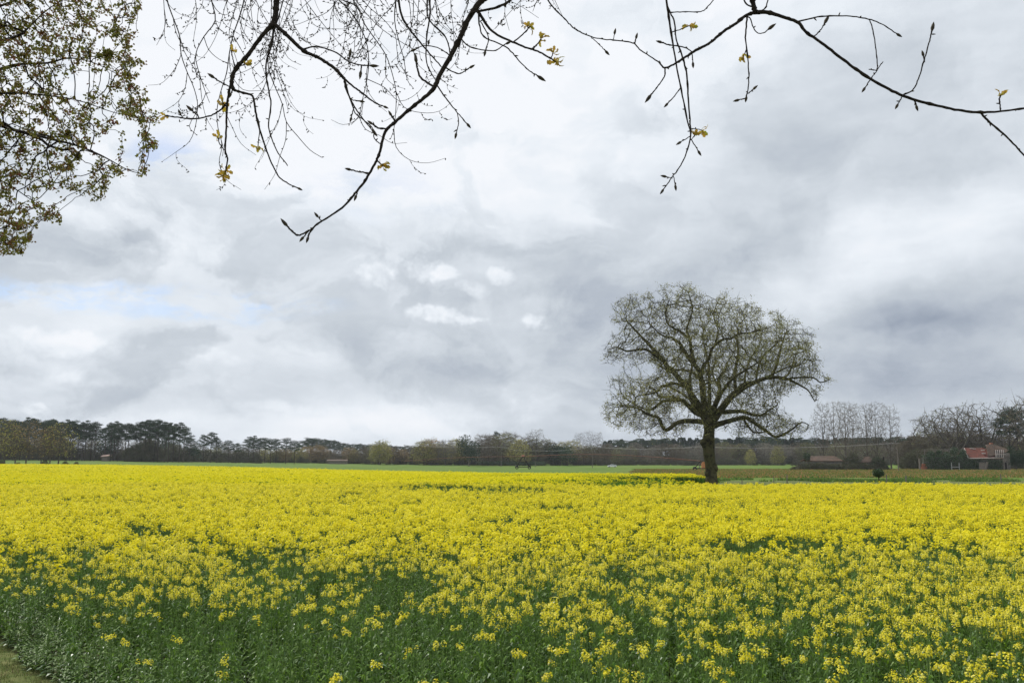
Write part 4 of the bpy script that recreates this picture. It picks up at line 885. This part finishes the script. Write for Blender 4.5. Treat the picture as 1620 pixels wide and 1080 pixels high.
# understorey all along
for i in range(150):
    u = -70+i*11.8+U(-5, 5); d = 375 if u < 300 else 395 if u < 420 else 440; h = U(1.6, 3.6); plant('thicket', u, d+U(0, 12), h=h, label='brushy bare thicket along the foot of the far wood', group='thickets at the foot of the far woods', wide=1.15)
for i in range(90):
    u = -70+i*19.6+U(-5, 5); plant('thicket', u, (395 if u < 300 else 415 if u < 420 else 485)+U(0, 8), h=U(4, 6), label='brushy bare bush deeper inside the far wood', group='bushes deeper inside the far woods', wide=1.5)
for i in range(20): u = -60+i*19+U(-6, 6); plant(random.choice(['wood', 'wood', 'woodolive', 'evergreen', 'thicket']), u, U(378, 400), h=U(8, 12), label='undergrowth tree below the tall pines', group='undergrowth below the left pines', wide=1.2)
for i in range(14): u = 765+i*7+U(-2, 2); plant('hedge', u, 428, h=U(2.4, 3.2), label='dark clipped hedge bush at the field edge behind the irrigation tower', group='dark hedge behind the irrigation tower', wide=1.0)
for u in (216,226,236): plant('thicket', u, 352, h=U(7, 9), label='dense dark bramble clump under the open pine group', group='bramble clumps under the pines', wide=1.1)
# left near trees
for (u, v, k, l) in ((8,664,'rowyellow','yellowish budding tree at the left edge behind the yellow field'),(42,666,'rowbrown','largest brown budding tree of the row behind the left field edge'),(66,680,'rowbrown','smaller brown tree between the two leaning trees at left'),(80,676,'rowbrown','thin-stemmed brown tree right of the largest brown one'),(93,670,'rowyellow','rightmost tree of the left row, leaning with yellow buds'),(-25,668,'rowbrown','brown budding tree beyond the left edge'),(25,676,'rowyellow','olive budding tree between the yellowish and the largest brown tree')):
    plant(k, u, 192+U(-2, 4), v, label=l, wide=1.05)
for u in (3, 30, 55, 72, 104, 122): plant('thicket', u, 196, h=U(1., 2.2), label='low scrub tuft at the foot of the left row of trees', group='scrub under the left row', wide=.7)
# bare planes by the ruin
for u, v, d, w in ((1303,640,262,1.0),(1322,637,255,.95),(1338,636,250,1.0),(1350,640,258,.9),(1372,641,262,.85),(1388,637,250,1.0),(1409,641,256,1.0)):
    plant('poplar', u, d, v, label='tall pale bare tree above the bramble-covered ruin', group='tall bare trees above the ruin', wide=.72)
# right wood
for u, v, d in ((1474,660,300),(1497,645,290),(1516,641,285),(1556,635,288),(1585,655,280)): plant('oakb', u, d, v, label='spreading bare oak behind the ivy-covered farm building', group='bare oaks behind the farm building', wide=1.0)
for u in range(1445, 1680, 14): plant(random.choice(['wood', 'wood', 'woodolive']), u+U(-4, 4), U(292, 310), U(680, 696), label='brown twiggy tree packed behind the farm building', group='twiggy trees behind the farm building', wide=1.5)
for u in range(1440, 1680, 12): plant('thicket', u+U(-4, 4), U(268, 282), h=U(5, 7), label='brown brush right behind the farm building', group='brush behind the farm building', wide=1.1)
for u, v in ((1598,650),(1612,646)): plant('pine', u, 275, v, label='dark pine at the right edge above the ivy', group='pines at the right edge')
plant('oakb', 1648, 262, 618, label='bare tree at the right edge with its bent limbs reaching above the pines')

# ------------------------------------------------------------------ ruins and farm building
m_gal = mat('galvanised_steel', (.30,.30,.30), (.42,.42,.42), scale=3, rough=.5)
m_tile = mat('old_roof_tile', (.11,.05,.036), (.20,.065,.045), scale=1.2, rough=.9, c3=(.155,.055,.04), bump=.3)
m_tile2 = mat('weathered_tile', (.075,.06,.045), (.135,.085,.062), scale=.9, rough=.9, bump=.3)
m_wall = mat('grey_render', (.10,.09,.078), (.20,.185,.165), scale=1.2, rough=.95, c3=(.15,.135,.12))
m_wood = mat('weathered_wood', (.13,.11,.09), (.2,.18,.15), scale=6, rough=.9)
m_white = mat('white_paint_old', (.55,.55,.54), (.7,.7,.68), scale=4, rough=.7)
m_lime = mat('pale_mortar', (.34,.29,.26), (.5,.46,.42), scale=4, rough=.9)
m_brick = mat('red_brick', (.28,.10,.06), (.38,.16,.09), scale=4, rough=.9)
m_black = mat('interior_shade', (.008,.008,.008), (.015,.014,.012), rough=.9)  # near-black colour painting the shade inside openings
def loc(u, v, d): p = W(u, v, d); return p
def leafmass(q, lo, hi, n, size=.28, mi=0):
    lo, hi = np.array(lo), np.array(hi); m = max(4, int(np.prod(hi-lo)**(1/3.)*3))
    C = rng.uniform(lo, hi, (n, 3)); f = vn(C[:, 0]*1.3+C[:, 1], C[:, 2]*1.3+C[:, 1]*.5, 1., 4); C = C[f > .18]; q.cards(C, rng.uniform(size*.6, size*1.3, len(C)), .7, mi)
def roof_slab(q, a, b, c, d, t=.18, mi=0, rows=0):
    a, b, c, d = map(np.array, (a, b, c, d)); n = np.cross(b-a, d-a); n = n/np.linalg.norm(n)*t
    if n[2] < 0: n = -n
    q.add([a, b, c, d, a+n, b+n, c+n, d+n], [(0,3,2,1),(4,5,6,7),(0,1,5,4),(1,2,6,5),(2,3,7,6),(3,0,4,7)], mi)
    for i in range(rows):
        t0 = (i+.5)/rows; p0, p1 = a+(b-a)*t0+n*1.05, d+(c-d)*t0+n*1.05; q.tube([p0, p1], .09, 5, mi)
def make_farm():
    d = 245.; s = d/1312.; X = lambda u: A(u)*d; z0 = float(gz(X(1540), d)); Z = lambda v: CZ-(v-719)*s
    O = np.array([X(1560), d, z0]); root = empty('farm_building', O, 'derelict low barn with a broken red tiled roof and ivy over its walls', 'building')
    def P(q, nm, mats, sm=False, par=None): q.V = [v-O for v in q.V]; return q.build(nm, mats, par or root, sm)
    q = QM(); q.box((X(1532), d, z0), (X(1584), d+.35, Z(725.5))); q.box((X(1532), d+.35, z0), (X(1532)+.35, d+6, Z(725.5))); q.box((X(1585), d-.1, z0), (X(1597), d+6, Z(716))); q.box((X(1532)+.35, d+5.7, z0), (X(1585), d+6, Z(725.5))); P(q, 'wall', [m_wall])
    q = QM(); q.box((X(1588.3), d-.14, z0), (X(1591), d-.11, Z(731))); P(q, 'doorway_shade', [m_black])  # black sheet on the wall face, painted shade of the door opening
    q = QM(); e = Z(725); roof_slab(q, (X(1530), d-.5, e), (X(1585), d-.5, e), (X(1568), d+4, Z(709)), (X(1538.5), d+4, Z(709)), rows=34); r1 = P(q, 'roof', [m_tile])
    q = QM(); roof_slab(q, (X(1538.5), d+4.2, Z(709)), (X(1568), d+4.2, Z(709)), (X(1585), d+8, e), (X(1530), d+8, e)); P(q, 'rear_roof', [m_tile2])
    q = QM(); roof_slab(q, (X(1562), d-.2, Z(722.5)), (X(1586), d-.2, Z(718)), (X(1582), d+3.6, Z(702.5)), (X(1572), d+3.6, Z(704)), .2, rows=14); roof_slab(q, (X(1582), d+3.6, Z(702.5)), (X(1586), d-.2, Z(718)), (X(1600), d+1, Z(712)), (X(1590), d+4.5, Z(706)), .2); P(q, 'upper_roof', [m_tile2])
    # black slab on the roof paints the shade of a hole, bare battens over it
    q = QM(); roof_slab(q, (X(1572), d-.62, Z(723.6)), (X(1583.5), d-.62, Z(723.6)), (X(1588), d+.9, Z(713)), (X(1577), d+.9, Z(713)), .24); P(q, 'roof_hole_shade', [m_black])
    q = QM()
    for i in range(5): u = 1573+i*2.9; q.tube([(X(u), d-.85, Z(723)), (X(u+4.5), d+.5, Z(711.5))], .09, 4)
    q.tube([(X(1573), d-.9, Z(719)), (X(1588), d-.9, Z(718.2))], .06, 4); P(q, 'rafters', [m_lime])
    q = QM(); q.tube([(X(1529.5), d-.65, Z(724.8)), (X(1585), d-.68, Z(723.6))], .14, 5); q.tube([(X(1529.5), d-.62, Z(724)), (X(1538), d+4, Z(708.6)), (X(1566), d+4, Z(708.4))], .13, 5)
    for (u, v) in ((1548,709),(1552,710),(1574,704.5),(1590,706.5),(1558,712),(1559,717)): q.box((X(u)-.5, d+3.2 if v < 711 else d+.6, Z(v)-.1), (X(u)+.4, d+3.6 if v < 711 else d+1, Z(v)+.16))
    P(q, 'ridge_mortar', [m_lime]); q = QM(); q.box((X(1579), d+3.4, Z(704)), (X(1583), d+4.2, Z(700))); P(q, 'chimney', [m_brick])
    q = QM(); q.box((X(1545), d-.9, z0), (X(1554), d-.78, Z(731)), rx=.0); q.box((X(1554), d-1.0, z0+.2), (X(1558), d-.9, Z(729.5)), rx=.35); P(q, 'leaning_door', [m_wood])
    q = QM(); leafmass(q, (X(1531), d-.9, z0), (X(1545), d+.0, Z(727)), 800); leafmass(q, (X(1560), d-.9, z0), (X(1584), d, Z(727)), 1200, mi=0); leafmass(q, (X(1546), d-.4, z0), (X(1560), d, Z(727)), 400); P(q, 'ivy', [m_ivy])
    # ivy-covered roofless annexe
    O2 = np.array([X(1497), d+1, z0]); r2 = empty('ruined_annexe', O2, 'roofless ruin left of the barn, buried in ivy with an open roof frame', 'ruin')
    def P2(q, nm, mats): q.V = [v-O2 for v in q.V]; return q.build(nm, mats, r2)
    q = QM(); q.box((X(1463), d+.6, z0), (X(1531)-.1, d+1, Z(722))); q.box((X(1464), d+1, z0), (X(1464)+.4, d+2.4, Z(724))); P2(q, 'wall', [m_wall])
    q = QM()
    for u in (1466, 1486, 1503, 1523, 1529): q.box((X(u)-.1, d+1.1, Z(725)), (X(u)+.1, d+1.3, Z(711)))
    q.tube([(X(1465), d+1.2, Z(711)), (X(1490), d+1.2, Z(711)), (X(1530), d+1.2, Z(711.5))], .09, 4); q.tube([(X(1466), d+5, Z(713)), (X(1530), d+5, Z(713))], .07, 4); P2(q, 'roof_frame', [m_wood])
    q = QM(); n = 5200; C = np.stack([rng.uniform(X(1460), X(1532), n), rng.uniform(d-1., d+1.4, n), rng.random(n)], 1); top = Z(720)+.8*(vn(C[:, 0], C[:, 0]*0, 1.5, 2)-.5); C[:, 2] = z0+C[:, 2]*(top-z0); q.cards(C, rng.uniform(.2, .42, n), .7)
    for (u, v, rr) in ((1512.5,713,1.25),(1488,716,.8),(1526,716,1.),(1475,719,1.2),(1500,720,1.1)):
        c = np.array([X(u), d+.9, Z(v)]); v3 = rng.normal(size=(500, 3)); v3 /= np.linalg.norm(v3, axis=1)[:, None]; q.cards(c+v3*rr*rng.random((500, 1))**.4, .3, .7)
    P2(q, 'ivy', [m_ivy])
    q = QM()
    for u in (1499.5, 1511.5): q.box((X(u)-.09, d-1.7, z0), (X(u)+.09, d-1.55, Z(731)))
    q.box((X(1499.5), d-1.68, Z(738)-.08), (X(1511.5), d-1.57, Z(738)+.08)); g = tag(q.build('field_gate', [m_gal]), 'pale grey gate frame standing against the ivy wall', 'gate')
    q = QM(); q.box((X(1453)-.16, d-.5, z0), (X(1453)+.2, d-.1, Z(725))); tag(q.build('gate_post', [m_wood]), 'dark wooden post left of the ivy ruin', 'post')
    q = QM(); q.box((X(1455.5), d-.4, z0), (X(1464.5), d, Z(738.5))); q.box((X(1455.5)-.1, d-.45, Z(738.5)), (X(1464.5), d+.05, Z(737.6))); q.box((X(1457), d-.2, Z(737.5)), (X(1464), d, Z(733)))
    tag(q.build('brick_wall', [m_brick]), 'low red brick wall between the wooden post and the ivy ruin', 'wall')
    for (u, v0, w, k) in ((1594,707,3.6,0),(1606,705,4,1),(1618,709,4,0),(1632,706,5,1)):
        plant('evergreen', u, d+1.5+U(-.5, .5), v0, label='dark ivy-draped evergreen mass right of the barn', group='ivy-draped evergreens right of the barn', wide=.75, var=k)
make_farm()
def make_ruin():
    d = 248.; s = d/1312.; X = lambda u: A(u)*d; z0 = float(gz(X(1320), d)); Z = lambda v: CZ-(v-719)*s; O = np.array([X(1310), d, z0])
    root = empty('sunken_ruin', O, 'low ruin with faded tile roofs swallowed by brambles in the field', 'ruin')
    def P(q, nm, mats): q.V = [v-O for v in q.V]; return q.build(nm, mats, root)
    q = QM(); q.box((X(1283), d, z0), (X(1331), d+.3, Z(730))); P(q, 'wall', [m_wall]); q = QM(); q.box((X(1362), d, z0), (X(1380), d+4, Z(733))); P(q, 'wall', [m_wall])
    q = QM(); roof_slab(q, (X(1280), d-.5, Z(729.5)), (X(1333), d-.5, Z(729.5)), (X(1328), d+4, Z(722)), (X(1289), d+4, Z(722)), rows=26); P(q, 'roof', [m_tile2])
    q = QM(); roof_slab(q, (X(1289), d+4.1, Z(722)), (X(1328), d+4.1, Z(722)), (X(1333), d+8, Z(729.5)), (X(1280), d+8, Z(729.5))); P(q, 'rear_roof', [m_tile2])
    q = QM(); roof_slab(q, (X(1360), d-.4, Z(731.5)), (X(1382), d-.4, Z(731.5)), (X(1382), d+3, Z(722.5)), (X(1373), d+3, Z(724)), rows=9); P(q, 'side_roof', [m_tile2])
    q = QM(); q.box((X(1300), d-1.0, Z(736)), (X(1312), d-.85, Z(733))); P(q, 'fallen_panel', [m_lime])
    def mound(name, u0, u1, v, dd, n, label, mt=m_bram, leafy=.25, thick=3.):
        q = QM(); x = rng.uniform(X(u0), X(u1), n); t = (x-X(u0))/(X(u1)-X(u0)); top = (Z(v)-z0)*np.sin(np.clip(t, .02, .98)*math.pi)**.45*(.8+.4*vn(x, x*0, 1.6, int(u0))); y = d+dd+rng.uniform(-thick/2, thick/2, n)
        z = z0+top*rng.random(n)**.6*np.sqrt(np.clip(1-((y-d-dd)/(thick*.55))**2, .05, 1)); a = np.stack([x, y, z], 1); b = a+rng.normal(size=(n, 3))*[.5, .4, .3]; q.slivers(a, b, .035); k = rng.random(n) < leafy; q.cards(a[k], .26, .6, 1)
        tag(q.build(name, [mt, m_ivy]), label, 'bush')
    mound('bramble_mound', 1248, 1345, 731, -1.8, 7500, 'wide grey-green bramble mound in front of the left tile roof')
    mound('bramble_mound', 1325, 1392, 731.5, -1.6, 4200, 'bramble mound heaped under the right end of the ruin')
    mound('bramble_mound', 1330, 1366, 718.5, 1.5, 3600, 'tallest bramble heap growing between the two tile roofs', leafy=.4)
    mound('ivy_thicket', 1374, 1401, 722, -.5, 3000, 'dark ivy thicket at the right end of the ruin beside a stump', leafy=.9)
    q = QM(); q.tube([(X(1396), d-.4, z0), (X(1395), d-.4, Z(730)), (X(1397), d-.4, Z(722))], [.45, .35, .2], 7); tag(q.build('dead_stump', [m_dark], sm=True), 'dark dead stump beside the ivy thicket', 'stump')
    c = np.array([X(1275.5), d-.5, Z(722)]); O3 = np.array([X(1275.5), d-.5, z0]); e = empty('ivy_post', O3, 'ball of dark ivy on a post left of the faded tile roof', 'post')
    q = QM(); q.box((-.1, -.1, 0), (.1, .1, c[2]-z0)); q.build('post', [m_wood], e); q = QM(); v3 = rng.normal(size=(700, 3)); v3 /= np.linalg.norm(v3, axis=1)[:, None]; q.cards(v3*[1.1, 1.1, 1.2]*rng.random((700, 1))**.4+[0, 0, c[2]-z0], .28, .7); q.build('ivy', [m_ivy], e)
make_ruin()
# small clipped tree and fence posts behind the crop
def make_small():
    d = 61.; p = G(1388, d); e = empty('topiary_bush', p, 'small round-headed dark bush on a thin stem behind the crop', 'bush'); zt = CZ-(741-719)*d/1312.-p[2]; zb = CZ-(754-719)*d/1312.-p[2]
    q = QM(); q.tube([(0,0,0), (.02,0,zb*.6), (0,0,zb+.1)], [.06, .045, .04], 6); q.build('trunk', [m_dark], e, True); n = 2600; v = rng.normal(size=(n, 3)); v /= np.linalg.norm(v, axis=1)[:, None]; v *= rng.random((n, 1))**.35*[.42, .42, (zt-zb)/2*1.0]
    q = QM(); q.cards(v+[0, 0, (zt+zb)/2], rng.uniform(.05, .1, n), .6); q.build('crown', [m_ivy], e)
    for u, v0, dd, w, l in ((1222,752,97,.05,'left'),(1243,750,99,.07,'second'),(1400,750,96,.07,'just right of the round bush'),(1430,752,62,.06,'nearest, thick one'),(1580,749,92,.06,'in front of the farm building'),(1172,757,96,.05,'closest to the oak')):
        p = G(u, dd); h = CZ-(v0-719)*dd/1312.-p[2]; q = QM(); q.tube([(0,0,-.1), (.02,0,h*.5), (.04,.01,h), (.04,.01,h+.01)], [w, w*.95, w*.9, .001], 7); o = q.build('fence_post', [m_wood]); o.location = p
        tag(o, {'left':'thin fence post left of the pair between oak and ruin','second':'taller fence post of the pair between oak and ruin'}.get(l, 'weathered fence post, %s' % l), 'fence post', 'fence posts behind the crop')
make_small()

# ------------------------------------------------------------------ irrigation machine, power line, car, far hut
m_rust = mat('rusty_pipe', (.20,.09,.06), (.30,.14,.09), scale=2, rough=.8)
m_tyre = mat('tyre_rubber', (.015,.015,.015), (.03,.03,.03), scale=4, rough=.9)
m_org = mat('orange_paint', (.42,.17,.05), (.5,.22,.08), scale=3, rough=.6)
m_red = mat('red_box', (.55,.20,.16), (.6,.25,.2), scale=3, rough=.6)
def wheel(q, c, r, w, ax=0):
    k = 18; th = np.arange(k)*2*math.pi/k
    prof = [(r*.55, -w/2), (r*.93, -w/2), (r, -w*.25), (r, w*.25), (r*.93, w/2), (r*.55, w/2)]
    V = []
    for (rr, o) in prof:
        for t in th: V.append((c[0]+rr*math.cos(t), c[1]+o, c[2]+rr*math.sin(t)))
    F = [(i*k+j, i*k+(j+1) % k, ((i+1) % 6)*k+(j+1) % k, ((i+1) % 6)*k+j) for i in range(6) for j in range(k)]; q.add(V, F)
def make_pivot():
    d1, d2 = 272., 236.; a = G(827.5, d1); b = G(1109, d2); root = empty('irrigation_machine', a, 'long rusty irrigation pipe on wheeled A-frame towers crossing the green field', 'irrigation machine')
    def P(q, nm, m, par=None, sm=False): q.V = [v-a for v in q.V]; return q.build(nm, [m], par or root, sm)
    ph = 3.15; e0 = np.array(G(640, 300)); e0[2] = CZ-(729-719)*300/1312.
    pa = a+[0, 0, 4.1]; pb = b+[0, 0, 2.75]; q = QM()
    n = 24; pts = [pa+(pb-pa)*t+np.array([0, 0, 1.2*math.sin(math.pi*t)]) for t in np.linspace(0, 1, n)]; q.tube(pts, .085, 6)
    p2 = [e0+(pa-e0)*t+np.array([0, 0, .5*math.sin(math.pi*t)-.6*(t > .9)*(0)]) for t in np.linspace(0, 1, n)]; q.tube(p2, .06, 5); P(q, 'pipe', m_rust, sm=True)
    q = QM()
    for base, s in ((pts, 1),):
        for i in range(1, n-1, 2): q.tube([base[i], base[i]+[.0, 0, -.9]], .02, 3)
        q.tube([p_+np.array([0, 0, -.9*math.sin(math.pi*i/(n-1))]) for i, p_ in enumerate(base)], .02, 3)
    P(q, 'truss_rods', m_rust)
    for o, top, w in ((a, 4.1, 2.05), (b, 2.75, 1.9)):
        q = QM(); q.tube([o+[-w, 0, .75], o+[-.15, 0, top]], .12, 6); q.tube([o+[w, 0, .75], o+[.15, 0, top]], .12, 6); q.tube([o+[-w-.3, 0, .7], o+[w+.3, 0, .7]], .12, 6); q.tube([o+[-w*.55, 0, top*.55], o+[w*.55, 0, top*.55]], .06, 4); P(q, 'tower_frame', m_dark)
        for sx in (-1, 1):
            q = QM(); wheel(q, o+[sx*w, 0, .58], .58, .35); wq = P(q, 'wheel', m_tyre)
            q = QM(); q.tube([o+[sx*w, -.1, .58], o+[sx*w, .1, .58]], .3, 10); P(q, 'hub', m_rust, None)
    q = QM(); q.box(pa+[-.5, -.25, .05], pa+[.45, .25, .5]); P(q, 'control_box', m_red)
    q = QM(); q.box(b+[.1, -.5, .8], b+[1.4, .5, 2.1]); q.box(b+[.3, -.4, 2.1], b+[1.0, .4, 2.5]); P(q, 'motor_housing', m_org)
    # bracing cables seen as a V over the first tower
    q = QM(); q.tube([pa, pa+[-1.3, 0, 3.2]], .025, 3); q.tube([pa, pa+[1.5, 0, 3.2]], .025, 3); P(q, 'mast_stay', m_gal)
make_pivot()
def make_line():
    pts = [(640,440,703),(793,400,706),(847,392,712),(937,330,706),(1106,270,706),(1420,225,700)]; tops = []
    for i, (u, d, v) in enumerate(pts):
        p = G(u, d); h = CZ-(v-719)*d/1312.-p[2]; e = empty('power_pole', p, {0:'power pole far left among the budding trees',1:'slim power pole left of the irrigation tower',2:'slim power pole right of the irrigation tower',3:'tall slim power pole left of the white car',4:'power pole beside the oak trunk and orange motor',5:'power pole behind the bare trees of the ruin'}[i], 'power pole', 'slim poles of the power line')
        q = QM(); q.tube([(0,0,0), (0,0,h*.5), (0,0,h)], [.14, .12, .09], 6); q.build('pole', [m_wood], e, True); q = QM(); q.box((-.8, -.05, h-.3), (.8, .05, h-.18)); q.build('crossarm', [m_wood], e); tops.append(np.array(p)+[0, 0, h-.1])
    for k, off in enumerate((-.7, .7)):
        q = QM()
        for a, b in zip(tops[:-1], tops[1:]): q.tube([a+(b-a)*t+[off, 0, -1.6*4*t*(1-t)*.5] for t in np.linspace(0, 1, 12)], .02, 3)
        tag(q.build('power_cable', [m_gal]), 'thin sagging power cable strung above the green field, %s strand' % ('nearer' if k else 'farther'), 'cable', 'cables of the power line')
make_line()
def make_car():
    p = G(968, 385); e = empty('white_car', p, 'small white hatchback parked at the edge of the far green field', 'car', rz=R(4))
    m_body = mat('car_white', (.75,.76,.78), (.8,.8,.82), rough=.3, spec=.6); m_gl = mat('car_glass', (.02,.025,.03), rough=.1, spec=.8); m_lamp = mat('lamp_red', (.4,.02,.02), rough=.3)
    def shell(prof, y, inset=0.):
        q = QM(); n = len(prof); V = [(x, -y, z) for x, z in prof]+[(x, y, z) for x, z in prof]; F = [(i, i+1, n+i+1, n+i) for i in range(n-1)]+[(n-1, 0, n, 2*n-1)]; q.add(V, F)
        m = n//2
        for s in (0, n):
            for i in range(m-1): q.add([V[s+i], V[s+i+1], V[s+n-2-i], V[s+n-1-i]], [(0,1,2,3)])
        return q
    body = [(-2.05,.32),(-2.1,.6),(-1.95,.78),(-1.1,.92),(-.5,1.0),(.8,1.02),(1.7,.98),(2.0,.85),(2.05,.55),(2.0,.3),(1.2,.24),(.4,.24),(-.5,.24),(-1.3,.24)]
    shell(body, .84).build('body', [m_body], e, False); q = shell([(-1.05,.92),(-.35,1.38),(.1,1.46),(.9,1.45),(1.45,1.3),(1.85,.98),(1.2,.96),(0,.96)], .70); q.build('windows', [m_gl], e)
    q = QM(); q.box((-.35, -.68, 1.40), (1.1, .68, 1.50)); 
    for x in (-.95, .25, 1.7): q.tube([(x if x > -.9 else -1.0, -.72, .95), (x*.7 if x < 0 else x*.85, -.70, 1.42)], .05, 4)
    q.build('roof', [m_body], e)
    for x in (-1.35, 1.3):
        for y in (-.78, .78): q = QM(); wheel(q, (x, y, .31), .31, .2); w = q.build('wheel', [m_tyre], e); q = QM(); q.tube([(x, y-.08, .31), (x, y+.08, .31)], .17, 10); q.build('rim', [m_gal], w)
    for y in (-.6, .6): q = QM(); q.box((-2.1, y-.15, .62), (-2.0, y+.15, .74)); q.build('headlight', [m_white], e)
make_car()
def make_hut():
    d = 352.; p = G(166, d); e = empty('forest_hut', p, 'tiny hut with a pale pink roof under the pines', 'hut'); q = QM(); q.box((-1.3, 0, 0), (1.3, 2, 1.9)); q.build('wall', [m_wood], e)
    q = QM(); roof_slab(q, (-1.8, -.3, 1.8), (1.8, -.3, 2.1), (1.6, 1.1, 2.7), (-1.4, 1.1, 2.4), .12); roof_slab(q, (-1.4, 1.1, 2.4), (1.6, 1.1, 2.7), (1.8, 2.4, 2.1), (-1.8, 2.4, 1.8), .12); q.build('roof', [mat('pale_pink_tile', (.55,.36,.3), (.62,.45,.38), scale=2)], e)
    # low long shed at the far field edge
    d = 428.; p = G(533, d); e = empty('field_shed', p, 'low dark shed line with reddish roof behind the green field', 'shed'); q = QM(); q.box((-5, 0, 0), (5, 3, 1.5)); q.build('wall', [m_wood], e); q = QM(); roof_slab(q, (-5.4, -.4, 1.5), (5.4, -.4, 1.5), (5.4, 3.4, 2.2), (-5.4, 3.4, 2.2), .12); q.build('roof', [m_tile2], e)
    p = G(535, 165); q = QM(); n = 700; v = rng.normal(size=(n, 3))*[.45, .3, .18]; q.cards(v+[0, 0, .35], .25, .5); o = q.build('weed_clump', [m_bram]); o.location = p; tag(o, 'dark dead weed clump alone on the green field', 'weed clump')
make_hut()
def make_haze():
    q = QM(); q.box((-4800, -80, -6), (4800, 6200, 34)); m, t = nodes_mat('haze_air'); pv = t.nodes.new('ShaderNodeVolumePrincipled'); pv.inputs['Density'].default_value = .00012
    pv.inputs['Color'].default_value = (.86, .91, 1, 1); pv.inputs['Anisotropy'].default_value = .2; o = t.nodes.new('ShaderNodeOutputMaterial'); t.links.new(pv.outputs[0], o.inputs['Volume'])
    tag(q.build('haze', [m]), 'thin pale air haze over the far woods', 'haze', kind='stuff')
if HAZE: make_haze()
print('objects', len(bpy.data.objects))
